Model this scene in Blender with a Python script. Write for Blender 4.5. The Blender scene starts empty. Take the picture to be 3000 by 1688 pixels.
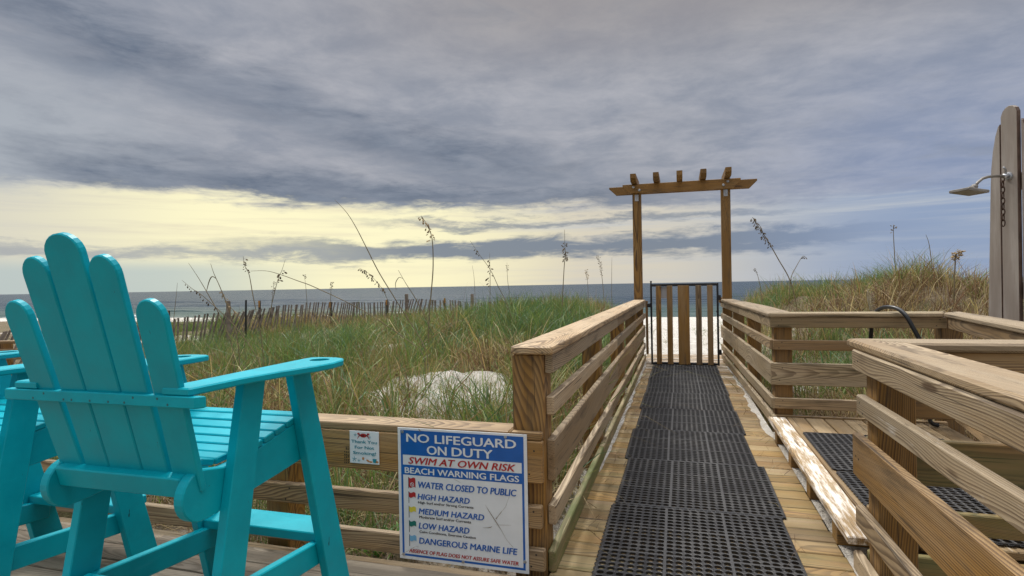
import bpy, bmesh, math, random
import numpy as np
from mathutils import Vector, Matrix
R = math.radians
random.seed(7); rng = np.random.default_rng(11)
sc = bpy.context.scene
col = sc.collection

# ------------------------------------------------------------------ camera
CAMH = 1.315
YAW, PITCH, ROLL = R(16.267), R(-0.257), R(-1.014)
cam = bpy.data.cameras.new("camera"); cam_o = bpy.data.objects.new("camera", cam); col.objects.link(cam_o)
cam_o.matrix_world = Matrix.Translation((0, 0, CAMH)) @ Matrix.Rotation(YAW, 4, 'Z') @ Matrix.Rotation(R(90) + PITCH, 4, 'X') @ Matrix.Rotation(ROLL, 4, 'Z')
cam.sensor_width = 36; cam.lens = 20.16; cam.clip_start = 0.05; cam.clip_end = 40000
sc.camera = cam_o
sc.view_settings.view_transform = 'Standard'; sc.view_settings.look = 'None'
sc.view_settings.exposure = 0.0; sc.view_settings.gamma = 1

SUN_EL, SUN_AZ = 52.0, -38.0      # azimuth from +Y towards +X (negative: left of the walkway)
SUN_E, NISHITA_K = 2.4, 0.06

# ------------------------------------------------------------------ node helper
class NT:
    def __init__(s, tree): s.t = tree; s.n = tree.nodes; s.l = tree.links
    def new(s, typ, **kw):
        n = s.n.new(typ)
        for k, v in kw.items(): setattr(n, k, v)
        return n
    def put(s, sock, v):
        if isinstance(v, bpy.types.NodeSocket): s.l.new(v, sock)
        elif v is not None:
            if hasattr(sock.default_value, '__len__') and not hasattr(v, '__len__'): v = (v,) * len(sock.default_value)
            if hasattr(sock.default_value, '__len__') and len(v) == 3 and len(sock.default_value) == 4: v = (*v, 1)
            sock.default_value = v
    def m(s, op, a, b=None, c=None, clamp=False):
        n = s.new('ShaderNodeMath', operation=op); n.use_clamp = clamp
        s.put(n.inputs[0], a)
        if b is not None: s.put(n.inputs[1], b)
        if c is not None: s.put(n.inputs[2], c)
        return n.outputs[0]
    def v(s, op, a, b=None):
        n = s.new('ShaderNodeVectorMath', operation=op)
        s.put(n.inputs[0], a)
        if b is not None: s.put(n.inputs[3] if op == 'SCALE' else n.inputs[1], b)
        return n.outputs['Value'] if op in ('DOT_PRODUCT', 'LENGTH', 'DISTANCE') else n.outputs[0]
    def sep(s, v):
        n = s.new('ShaderNodeSeparateXYZ'); s.put(n.inputs[0], v); return n.outputs
    def com(s, x, y, z):
        n = s.new('ShaderNodeCombineXYZ')
        for i, q in enumerate((x, y, z)): s.put(n.inputs[i], q)
        return n.outputs[0]
    def noise(s, vec, scale=1., detail=3., rough=.5, dist=0., out=0):
        n = s.new('ShaderNodeTexNoise'); s.put(n.inputs['Vector'], vec)
        s.put(n.inputs['Scale'], scale); s.put(n.inputs['Detail'], detail); s.put(n.inputs['Roughness'], rough); s.put(n.inputs['Distortion'], dist)
        return n.outputs[out]
    def ss(s, x, a, b, lo=0., hi=1.):
        n = s.new('ShaderNodeMapRange', interpolation_type='SMOOTHSTEP')
        s.put(n.inputs['Value'], x); s.put(n.inputs['From Min'], a); s.put(n.inputs['From Max'], b); s.put(n.inputs['To Min'], lo); s.put(n.inputs['To Max'], hi)
        return n.outputs[0]
    def mix(s, f, a, b, mode='MIX'):
        n = s.new('ShaderNodeMix', data_type='RGBA', blend_type=mode)
        s.put(n.inputs[0], f); s.put(n.inputs[6], a); s.put(n.inputs[7], b)
        return n.outputs[2]
    def bump(s, h, strength=.3, dist=.002):
        n = s.new('ShaderNodeBump'); s.put(n.inputs['Strength'], strength); s.put(n.inputs['Distance'], dist); s.put(n.inputs['Height'], h)
        return n.outputs[0]

def srgb(r, g, b):
    f = lambda c: (c / 255 / 12.92) if c / 255 <= .04045 else ((c / 255 + .055) / 1.055) ** 2.4
    return (f(r), f(g), f(b))

# ------------------------------------------------------------------ world: overcast evening sky over the gulf
w = bpy.data.worlds.new("World"); sc.world = w; w.use_nodes = True
nt = NT(w.node_tree); nt.n.clear()
tc = nt.new('ShaderNodeTexCoord'); D = tc.outputs['Generated']
dx, dy, dz = nt.sep(D)
az = nt.m('MULTIPLY', nt.m('ARCTAN2', dx, dy), 57.2958)
el = nt.m('MULTIPLY', nt.m('ARCSINE', dz), 57.2958)
a_ = nt.m('ADD', az, 16.27)                     # degrees right of the sea view
inv = nt.m('DIVIDE', 1., nt.m('ADD', nt.m('MAXIMUM', dz, 0.), .09))
P = nt.com(nt.m('MULTIPLY', dx, inv), nt.m('MULTIPLY', dy, inv), 0.)
n_big = nt.noise(P, .95, 7, .6, .5)
n_mid = nt.noise(nt.v('ADD', P, (7.3, 2.1, 0)), 2.6, 9, .62, .25)
Q = nt.com(nt.m('MULTIPLY', a_, .045), nt.m('MULTIPLY', el, .30), 3.)
n_str = nt.noise(Q, 1., 6, .58, .35)
Q2 = nt.com(nt.m('MULTIPLY', a_, .14), nt.m('MULTIPLY', el, .62), 9.)
n_fine = nt.noise(Q2, 1.3, 9, .66, .25)
c5 = lambda n, k: nt.m('MULTIPLY', nt.m('SUBTRACT', n, .5), k)
elw = nt.m('ADD', el, nt.m('ADD', c5(n_str, 3.0), c5(n_fine, 3.3)))
# clear air behind the clouds
glow_d = nt.v('DOT_PRODUCT', D, tuple(Vector((-.60, .795, .09)).normalized()))
glow = nt.ss(glow_d, .87, .995)
glow_wide = nt.ss(glow_d, .45, .97)
right = nt.ss(a_, 14., 38.)
gap = nt.mix(glow_wide, srgb(176, 186, 200), srgb(222, 212, 190))
gap = nt.mix(glow, gap, (1.03, .965, .62))
gap = nt.mix(right, gap, srgb(146, 163, 192))
streak = nt.noise(nt.com(nt.m('MULTIPLY', a_, .05), nt.m('MULTIPLY', el, 1.1), 21.), 1., 7, .6, .3)
gap = nt.mix(nt.m('MULTIPLY', nt.ss(streak, .42, .72), nt.ss(el, 3.5, 6.5, .35, .8)), gap, nt.mix(glow, srgb(192, 197, 203), srgb(232, 221, 192)))
gap = nt.mix(nt.m('MULTIPLY', nt.ss(a_, -26., -44.), .55), gap, srgb(205, 204, 198))
left_low = nt.m('MULTIPLY', nt.ss(a_, -14., -32.), nt.ss(el, 3.4, 1.6))
gap = nt.mix(nt.m('MULTIPLY', left_low, .8), gap, srgb(180, 196, 198))
# upper veil
veil = nt.mix(nt.ss(n_mid, .3, .72), srgb(143, 149, 162), srgb(178, 179, 186))
veil = nt.mix(nt.m('MULTIPLY', nt.ss(a_, -22., -44.), nt.ss(el, 22., 12.)), veil, srgb(172, 178, 186))
veil = nt.mix(nt.m('MULTIPLY', nt.ss(el, 17., 27.), nt.ss(a_, -30., 5.)), veil, nt.mix(nt.ss(n_mid, .3, .7), srgb(150, 147, 151), srgb(164, 160, 160)))
veil = nt.mix(nt.m('MULTIPLY', right, nt.ss(el, 24., 6.)), veil, nt.mix(nt.ss(n_mid, .3, .7), srgb(136, 150, 180), srgb(156, 166, 190)))
dark = nt.mix(nt.ss(n_fine, .3, .7), srgb(101, 112, 130), srgb(129, 138, 153))
# main dark mass
lowedge = nt.ss(a_, -42., 10., 7.9, 7.1)
m1 = nt.ss(nt.m('SUBTRACT', elw, lowedge), -.3, 1.1)
eA = nt.m('SUBTRACT', elw, lowedge)
mA = nt.m('MULTIPLY', nt.m('MULTIPLY', nt.ss(eA, 0., 1.), nt.ss(eA, nt.ss(a_, -40., 0., 6., 3.6), 1.5)), nt.m('MULTIPLY', nt.ss(a_, -46., -33.), nt.ss(a_, 24., 2.)))
diag = nt.m('ABSOLUTE', nt.m('SUBTRACT', nt.m('ADD', elw, nt.m('MULTIPLY', a_, .235)), 11.6))
mB = nt.m('MULTIPLY', nt.ss(diag, 4.2, .6), nt.m('MULTIPLY', nt.ss(a_, 16., -4.), nt.ss(n_big, .22, .58)))
mC = nt.m('MULTIPLY', nt.ss(n_big, .54, .78), .30)
dens = nt.m('MAXIMUM', nt.m('MULTIPLY', mA, nt.ss(n_str, .22, .55, .55, 1.)), nt.m('MULTIPLY', mB, .85))
n_mot = nt.noise(nt.com(nt.m('MULTIPLY', a_, .085), nt.m('MULTIPLY', nt.m('ADD', el, nt.m('MULTIPLY', a_, .08)), .30), 40.), 1.5, 9, .64, .3)
dens = nt.m('ADD', nt.m('MAXIMUM', dens, mC), nt.m('MULTIPLY', nt.m('SUBTRACT', n_mot, .5), 1.25))
dens = nt.m('ADD', dens, nt.m('MULTIPLY', nt.m('SUBTRACT', n_mid, .54), .85), clamp=True)
hi = nt.mix(dens, veil, dark)
# thin bands inside the yellow gap
def band(e0, e1, soft, a0, a1, a2, a3, k):
    b = nt.m('MULTIPLY', nt.ss(elw, e0 - soft, e0 + soft), nt.ss(elw, e1 + soft, e1 - soft))
    b = nt.m('MULTIPLY', b, nt.m('MULTIPLY', nt.ss(a_, a0, a1), nt.ss(a_, a3, a2)))
    return nt.m('MULTIPLY', b, k)
bandcol = nt.mix(right, srgb(121, 132, 148), srgb(134, 152, 184))
skyc = gap
skyc = nt.mix(band(2.9, 4.6, .5, -36., -8., 26., 40., .95), skyc, bandcol)
skyc = nt.mix(band(3.0, 3.9, .45, -60., -46., -24., -6., .7), skyc, srgb(148, 156, 168))
skyc = nt.mix(band(6.0, 6.6, .35, -20., -4., 20., 32., .75), skyc, bandcol)
skyc = nt.mix(nt.m('MULTIPLY', nt.ss(elw, 6.6, 8.2), nt.ss(a_, -36., -46.)), skyc, srgb(196, 198, 196))
skyc = nt.mix(m1, skyc, hi)
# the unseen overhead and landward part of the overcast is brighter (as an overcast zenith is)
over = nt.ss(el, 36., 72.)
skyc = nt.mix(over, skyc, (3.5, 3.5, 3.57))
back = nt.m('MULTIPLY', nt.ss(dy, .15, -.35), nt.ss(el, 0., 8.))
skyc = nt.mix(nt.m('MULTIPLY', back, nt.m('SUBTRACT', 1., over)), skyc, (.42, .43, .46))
skyc = nt.mix(nt.ss(el, -.2, -3.), skyc, (.10, .11, .12))
sky = nt.new('ShaderNodeTexSky', sky_type='NISHITA'); sky.sun_disc = False
sky.sun_elevation = R(SUN_EL); sky.sun_rotation = R(SUN_AZ)
bg1 = nt.new('ShaderNodeBackground'); nt.put(bg1.inputs[0], sky.outputs[0]); bg1.inputs[1].default_value = NISHITA_K
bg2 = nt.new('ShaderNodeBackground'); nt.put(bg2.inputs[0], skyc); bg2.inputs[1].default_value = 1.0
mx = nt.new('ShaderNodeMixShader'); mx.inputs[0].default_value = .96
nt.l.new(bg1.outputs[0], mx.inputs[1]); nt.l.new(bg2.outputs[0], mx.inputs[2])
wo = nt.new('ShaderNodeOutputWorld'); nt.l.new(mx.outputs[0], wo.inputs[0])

sun = bpy.data.lights.new("sun", 'SUN'); sun.energy = SUN_E; sun.angle = R(11); sun.color = (1, .95, .86)
sun_o = bpy.data.objects.new("sun", sun); col.objects.link(sun_o)
sd = Vector((math.sin(R(SUN_AZ)) * math.cos(R(SUN_EL)), math.cos(R(SUN_AZ)) * math.cos(R(SUN_EL)), math.sin(R(SUN_EL))))
sun_o.rotation_euler = sd.to_track_quat('Z', 'Y').to_euler()

# ------------------------------------------------------------------ materials
def mat(name):
    m = bpy.data.materials.new(name); m.use_nodes = True
    n = NT(m.node_tree); return m, n, n.n['Principled BSDF']

def wood_material(name="weathered_pine", eg=(.525, .410, .262), lg=(.160, .098, .045), gloss=0.):
    m, n, b = mat(name)
    bc = n.new('ShaderNodeAttribute', attribute_name='bc').outputs['Vector']
    bta = n.new('ShaderNodeAttribute', attribute_name='bt')
    gs, seed, algae = n.sep(bta.outputs['Vector']); sand = bta.outputs['Alpha']
    x, y, z = n.sep(bc)
    sd_ = n.m('MULTIPLY', seed, 37.)
    base = n.com(n.m('ADD', x, sd_), n.m('ADD', y, sd_), z)
    st = lambda a, c: n.v('MULTIPLY', base, (a, c, c))
    # knots
    vo = n.new('ShaderNodeTexVoronoi', feature='F1'); n.put(vo.inputs['Vector'], st(1.15, 6.)); vo.inputs['Scale'].default_value = 1.
    kd = vo.outputs['Distance']
    warp = n.m('MULTIPLY', n.m('SUBTRACT', n.noise(st(.55, 5.), 1., 3, .5), .5), .034)
    warp2 = n.m('MULTIPLY', n.m('SUBTRACT', n.noise(st(3.5, 14.), 1., 2, .5), .5), .006)
    push = n.m('MULTIPLY', n.m('EXPONENT', n.m('MULTIPLY', n.m('MULTIPLY', kd, kd), -16.)), .022)
    rr = n.v('LENGTH', n.com(0., y, z))
    rad = n.m('ADD', rr, n.m('ADD', warp, n.m('ADD', warp2, push)))
    ring = n.m('ADD', n.m('DIVIDE', rad, n.ss(n.noise(st(.4, 2.), 1., 1, .5), .3, .7, .0055, .0095)), 20.)
    ph = n.m('FRACT', ring)
    wn = n.new('ShaderNodeTexWhiteNoise', noise_dimensions='2D'); n.put(wn.inputs['Vector'], n.com(n.m('FLOOR', ring), n.m('MULTIPLY', seed, 91.), 0.))
    ringk = n.ss(wn.outputs['Value'], .0, 1., .50, 1.)
    late = n.m('MULTIPLY', n.ss(ph, .24, .80), n.ss(ph, 1., .94))
    late = n.m('MULTIPLY', late, ringk)
    fib = n.noise(st(6., 260.), 1., 4, .75)
    blot = n.noise(st(1.1, 7.), 1., 4, .6)
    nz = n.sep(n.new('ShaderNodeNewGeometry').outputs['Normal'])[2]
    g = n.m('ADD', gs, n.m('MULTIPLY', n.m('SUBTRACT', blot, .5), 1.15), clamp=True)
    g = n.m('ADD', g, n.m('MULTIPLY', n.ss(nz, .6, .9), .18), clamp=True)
    e1 = n.mix(g, (.350, .180, .034), eg); l1 = n.mix(g, (.070, .028, .005), lg)
    c = n.mix(n.m('MULTIPLY', late, n.ss(blot, .2, .7, .85, 1.)), e1, l1)
    c = n.mix(n.ss(fib, .30, .72, .0, .42), c, n.mix(g, (.22, .12, .045), (.33, .28, .22)))
    dirt = n.noise(st(2.3, 16.), 1., 4, .65)
    c = n.mix(n.ss(dirt, .52, .74, 0, .70), c, (.085, .058, .032))
    chk = n.noise(st(1.1, 75.), 1., 2, .5)
    c = n.mix(n.ss(chk, .63, .69, 0, .75), c, (.040, .024, .011))
    c = n.mix(n.ss(kd, .115, .085, 0, .85), c, (.085, .042, .016))
    c = n.mix(n.m('MULTIPLY', algae, n.ss(n.noise(st(1.6, 9.), 1., 4, .6), .30, .62)), c, (.120, .145, .040))
    sm = n.ss(n.m('ADD', n.noise(st(2.8, 26.), 1., 5, .7), n.m('MULTIPLY', sand, .55)), .78, .98)
    c = n.mix(sm, c, (.74, .70, .64))
    tone = n.m('ADD', n.ss(n.noise(n.com(sd_, sd_, 0.), 3.1, 1, .5), .3, .7, .64, 1.22), n.m('MULTIPLY', n.m('SUBTRACT', n.noise(st(.7, 3.), 1., 3, .6), .5), .55))
    c = n.v('SCALE', c, tone)
    n.put(b.inputs['Base Color'], c)
    n.put(b.inputs['Roughness'], n.ss(blot, .2, .8, .52 - gloss, .78 - gloss))
    h = n.m('ADD', n.m('MULTIPLY', late, .6), n.m('ADD', n.m('MULTIPLY', fib, .5), n.m('MULTIPLY', dirt, .4)))
    n.put(b.inputs['Normal'], n.bump(h, .45, .0018))
    return m
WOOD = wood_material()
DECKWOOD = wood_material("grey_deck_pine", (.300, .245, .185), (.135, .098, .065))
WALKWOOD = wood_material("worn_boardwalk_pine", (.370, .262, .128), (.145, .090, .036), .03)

def simple(name, color, rough=.5, metal=0., bump=None, var=.0, coords='Object', spec=None):
    m, n, b = mat(name)
    b.inputs['Roughness'].default_value = rough; b.inputs['Metallic'].default_value = metal
    if spec is not None: b.inputs['Specular IOR Level'].default_value = spec
    t = n.new('ShaderNodeTexCoord').outputs[coords]
    if var:
        nn = n.noise(t, 9., 5, .6)
        n.put(b.inputs['Base Color'], n.mix(n.ss(nn, .3, .7), tuple(c * (1 - var) for c in color), tuple(min(1, c * (1 + var)) for c in color)))
    else: b.inputs['Base Color'].default_value = (*color, 1)
    if bump: n.put(b.inputs['Normal'], n.bump(n.noise(t, bump[0], 4, .6), bump[1], bump[2]))
    return m

def paint_material():
    m, n, b = mat("turquoise_paint")
    bc = n.new('ShaderNodeAttribute', attribute_name='bc').outputs['Vector']
    g = n.v('MULTIPLY', bc, (5., 160., 160.)); gn = n.noise(g, 1., 3, .6)
    big = n.noise(bc, 6., 4, .6)
    c = n.mix(n.ss(big, .3, .7), (.000, .330, .415), (.000, .395, .485))
    chip = n.noise(n.v('MULTIPLY', bc, (9., 40., 40.)), 1., 5, .7)
    c = n.mix(n.ss(chip, .70, .72), c, (.012, .06, .07))
    sc_ = n.noise(n.v('MULTIPLY', bc, (3., 24., 24.)), 1., 4, .6)
    c = n.mix(n.ss(sc_, .64, .80, 0, .35), c, (.05, .42, .50))
    n.put(b.inputs['Base Color'], c)
    n.put(b.inputs['Roughness'], n.ss(big, .3, .7, .34, .5)); b.inputs['Specular IOR Level'].default_value = .22
    n.put(b.inputs['Normal'], n.bump(n.m('ADD', gn, n.m('MULTIPLY', n.noise(bc, 60., 3, .6), .7)), .22, .0012))
    return m
PAINT = paint_material()
def rubber():
    m, n, b = mat("black_rubber")
    geo = n.new('ShaderNodeNewGeometry'); t = geo.outputs['Position']
    d1 = n.noise(t, 3.2, 5, .65); d2 = n.noise(t, 55., 4, .7)
    k = n.m('MULTIPLY', n.ss(n.m('ADD', d1, n.m('MULTIPLY', n.m('SUBTRACT', d2, .5), .8)), .42, .72), n.ss(n.sep(geo.outputs['Normal'])[2], .3, .9))
    c = n.mix(n.m('MULTIPLY', k, .42), (.019, .019, .021), (.105, .100, .094))
    seam = n.sep(n.new('ShaderNodeAttribute', attribute_name='bt').outputs['Vector'])[0]
    c = n.mix(n.m('MULTIPLY', n.ss(seam, .8, .95), n.ss(d2, .25, .6, .35, .9)), c, (.066, .065, .065))
    c = n.mix(n.ss(n.noise(t, 130., 2, .6), .72, .78), c, (.42, .38, .32))
    n.put(b.inputs['Base Color'], c); n.put(b.inputs['Roughness'], n.ss(d1, .3, .7, .32, .55))
    n.put(b.inputs['Normal'], n.bump(d2, .25, .001)); return m
RUBBER = rubber()
STEEL_BLACK = simple("black_enamel_steel", (.012, .012, .014), .38, bump=(70., .25, .001))
STEEL = simple("galvanised_steel", (.42, .43, .45), .42, .9, bump=(60., .15, .001), var=.25)
SCREW = simple("dark_screw_head", (.05, .045, .04), .5, .6)
RUST = simple("rusted_iron", (.075, .040, .025), .75, .3, bump=(120., .5, .001), var=.5)
TAUPE = simple("taupe_shower_plastic", (.235, .215, .190), .40, .35, var=.12)
HOSE = simple("black_hose_rubber", (.014, .015, .017), .35, bump=(90., .15, .001))
SIGN_W = simple("sign_white", (.71, .74, .77), .28, var=.035)
SIGN_B = simple("sign_blue", (.006, .105, .42), .28, var=.10)
SIGN_R = simple("sign_red", (.42, .022, .024), .3, var=.08)
SIGN_K = simple("sign_black", (.012, .012, .014), .35)
SIGN_Y = simple("sign_yellow", (.66, .58, .06), .3)
SIGN_G = simple("sign_green", (.012, .16, .13), .3)
SIGN_LB = simple("sign_light_blue", (.17, .42, .66), .3)
SIGN_T = simple("sign_teal", (.012, .24, .32), .3)
SIGN_O = simple("sign_orange", (.50, .20, .05), .3)
CREASE = simple("sign_crease_brown", (.22, .18, .12), .6)
STAMP = simple("lumber_stamp_ink", (.05, .038, .022), .8)
PLASTIC_GREY = simple("grey_plastic", (.46, .46, .47), .5)

def greywood():
    m, n, b = mat("silvered_boards")
    bc = n.new('ShaderNodeAttribute', attribute_name='bc').outputs['Vector']
    big = n.noise(n.v('MULTIPLY', bc, (1.2, 9., 9.)), 1., 4, .6)
    fib = n.noise(n.v('MULTIPLY', bc, (7., 260., 260.)), 1., 3, .6)
    vo = n.new('ShaderNodeTexVoronoi'); n.put(vo.inputs['Vector'], n.v('MULTIPLY', bc, (1.6, 7., 7.))); vo.inputs['Scale'].default_value = 1
    c = n.mix(n.ss(big, .3, .7), (.290, .240, .200), (.43, .38, .335))
    c = n.mix(n.ss(fib, .35, .75, 0, .4), c, (.26, .225, .20))
    c = n.mix(n.ss(vo.outputs['Distance'], .16, .09), c, (.15, .11, .085))
    st = n.noise(n.v('MULTIPLY', bc, (5., 14., 14.)), 1., 4, .6)
    c = n.mix(n.ss(st, .66, .8, 0, .5), c, (.20, .15, .115))
    n.put(b.inputs['Base Color'], c); b.inputs['Roughness'].default_value = .75
    n.put(b.inputs['Normal'], n.bump(fib, .3, .001))
    return m
GREYWOOD = greywood()
EDGEWOOD = simple("brown_board_edge", (.12, .075, .055), .8, var=.3)
PICKET = None

def sand_material():
    m, n, b = mat("dune_sand")
    t = n.new('ShaderNodeTexCoord').outputs['Object']
    veg_deck_shade = n.new('ShaderNodeAttribute', attribute_name='veg_deck_shade').outputs['Fac']
    n1 = n.noise(t, 2.2, 6, .65); n2 = n.noise(t, 34., 4, .7); n3 = n.noise(t, .55, 3, .5)
    c = n.mix(n.ss(n1, .3, .7), (.50, .46, .40), (.70, .67, .615))
    c = n.mix(n.ss(n2, .60, .74, 0, .5), c, (.25, .19, .13))
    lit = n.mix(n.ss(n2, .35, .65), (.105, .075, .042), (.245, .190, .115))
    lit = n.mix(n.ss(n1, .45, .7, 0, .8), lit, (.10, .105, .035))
    vm = n.ss(n.m('ADD', veg_deck_shade, n.m('ADD', n.m('MULTIPLY', n.m('SUBTRACT', n1, .5), .9), n.m('MULTIPLY', n.m('SUBTRACT', n2, .5), .5))), .38, .62)
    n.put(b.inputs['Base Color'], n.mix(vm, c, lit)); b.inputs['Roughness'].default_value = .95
    n.put(b.inputs['Normal'], n.bump(n.m('ADD', n.noise(t, 5., 7, .62), n.m('ADD', n.m('MULTIPLY', n2, .3), n.m('MULTIPLY', n.noise(t, 1.6, 4, .6), 1.6))), 1., .10))
    return m
SAND = sand_material()

def grass_material(name="dune_grass_blades"):
    m, n, b = mat(name)
    c = n.new('ShaderNodeAttribute', attribute_name='gc').outputs['Color']
    n.put(b.inputs['Base Color'], c); b.inputs['Roughness'].default_value = .55
    tr = n.new('ShaderNodeBsdfTranslucent'); n.put(tr.inputs[0], c)
    ms = n.new('ShaderNodeMixShader'); ms.inputs[0].default_value = .36
    n.l.new(b.outputs[0], ms.inputs[1]); n.l.new(tr.outputs[0], ms.inputs[2])
    n.l.new(ms.outputs[0], n.n['Material Output'].inputs[0])
    return m
GRASS = grass_material()
STALK = simple("dry_stalk", (.20, .155, .085), .7, var=.3)
SEED = simple("dry_seed_spikelet", (.145, .105, .060), .8, var=.4)
SEED_TAN = simple("tan_seed_spikelet", (.34, .24, .12), .8, var=.4)
STRAW = simple("golden_straw_stalk", (.46, .33, .13), .7, var=.25)

def water_material():
    m, n, b = mat("gulf_water")
    t = n.new('ShaderNodeTexCoord').outputs['Object']
    x, y, z = n.sep(t)
    d = n.m('SUBTRACT', y, 74.)
    near = n.ss(d, 60., 4.)
    c = n.mix(near, (.012, .034, .058), (.045, .085, .078))
    # foam lines parallel to the shore
    f1 = n.noise(n.com(n.m('MULTIPLY', x, .05), n.m('MULTIPLY', y, .30), 0.), 1., 6, .65, .6)
    f2 = n.noise(n.com(n.m('MULTIPLY', x, .5), n.m('MULTIPLY', y, 1.1), 4.), 1., 5, .7)
    side = n.ss(x, -18., -42.)
    thr = n.m('ADD', n.m('MULTIPLY', n.ss(d, 0., 46.), .30), n.ss(side, 0., 1., .63, .55))
    fm = n.ss(n.m('ADD', f1, n.m('MULTIPLY', n.m('SUBTRACT', f2, .5), .28)), thr, n.m('ADD', thr, .07))
    fm = n.m('MULTIPLY', fm, n.ss(d, 130., 30.))
    n.put(b.inputs['Base Color'], n.mix(fm, c, (.78, .80, .80)))
    n.put(b.inputs['Roughness'], n.ss(fm, 0., 1., .28, .8))
    b.inputs['IOR'].default_value = 1.333; b.inputs['Specular IOR Level'].default_value = .22
    w1 = n.noise(n.com(n.m('MULTIPLY', x, .11), n.m('MULTIPLY', y, .34), 0.), 1., 5, .6, .3)
    w2 = n.noise(n.com(n.m('MULTIPLY', x, .9), n.m('MULTIPLY', y, 2.2), 2.), 1., 4, .6)
    w3 = n.noise(n.com(n.m('MULTIPLY', x, .02), n.m('MULTIPLY', y, .07), 5.), 1., 4, .6, .4)
    hh = n.m('ADD', n.m('MULTIPLY', w1, 1.1), n.m('ADD', n.m('MULTIPLY', w2, .22), n.m('MULTIPLY', w3, 4.5)))
    n.put(b.inputs['Normal'], n.bump(hh, 1., 1.))
    return m
WATER = water_material()

# ------------------------------------------------------------------ mesh building
def tag(o, label=None, cat=None, group=None, kind=None):
    if label: o['label'] = label
    if cat: o['category'] = cat
    if group: o['group'] = group
    if kind: o['kind'] = kind
    return o
def empty(name, loc, label=None, cat=None, group=None):
    o = bpy.data.objects.new(name, None); col.objects.link(o); o.location = loc; o.empty_display_size = .2
    return tag(o, label, cat, group)
def copy_tree(o, parent=None):
    c = o.copy(); col.objects.link(c)
    if parent: c.parent = parent
    for ch in o.children: copy_tree(ch, c)
    return c
def origin(o):
    v = Vector((0, 0, 0))
    while o is not None: v += o.location; o = o.parent
    return v

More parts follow.
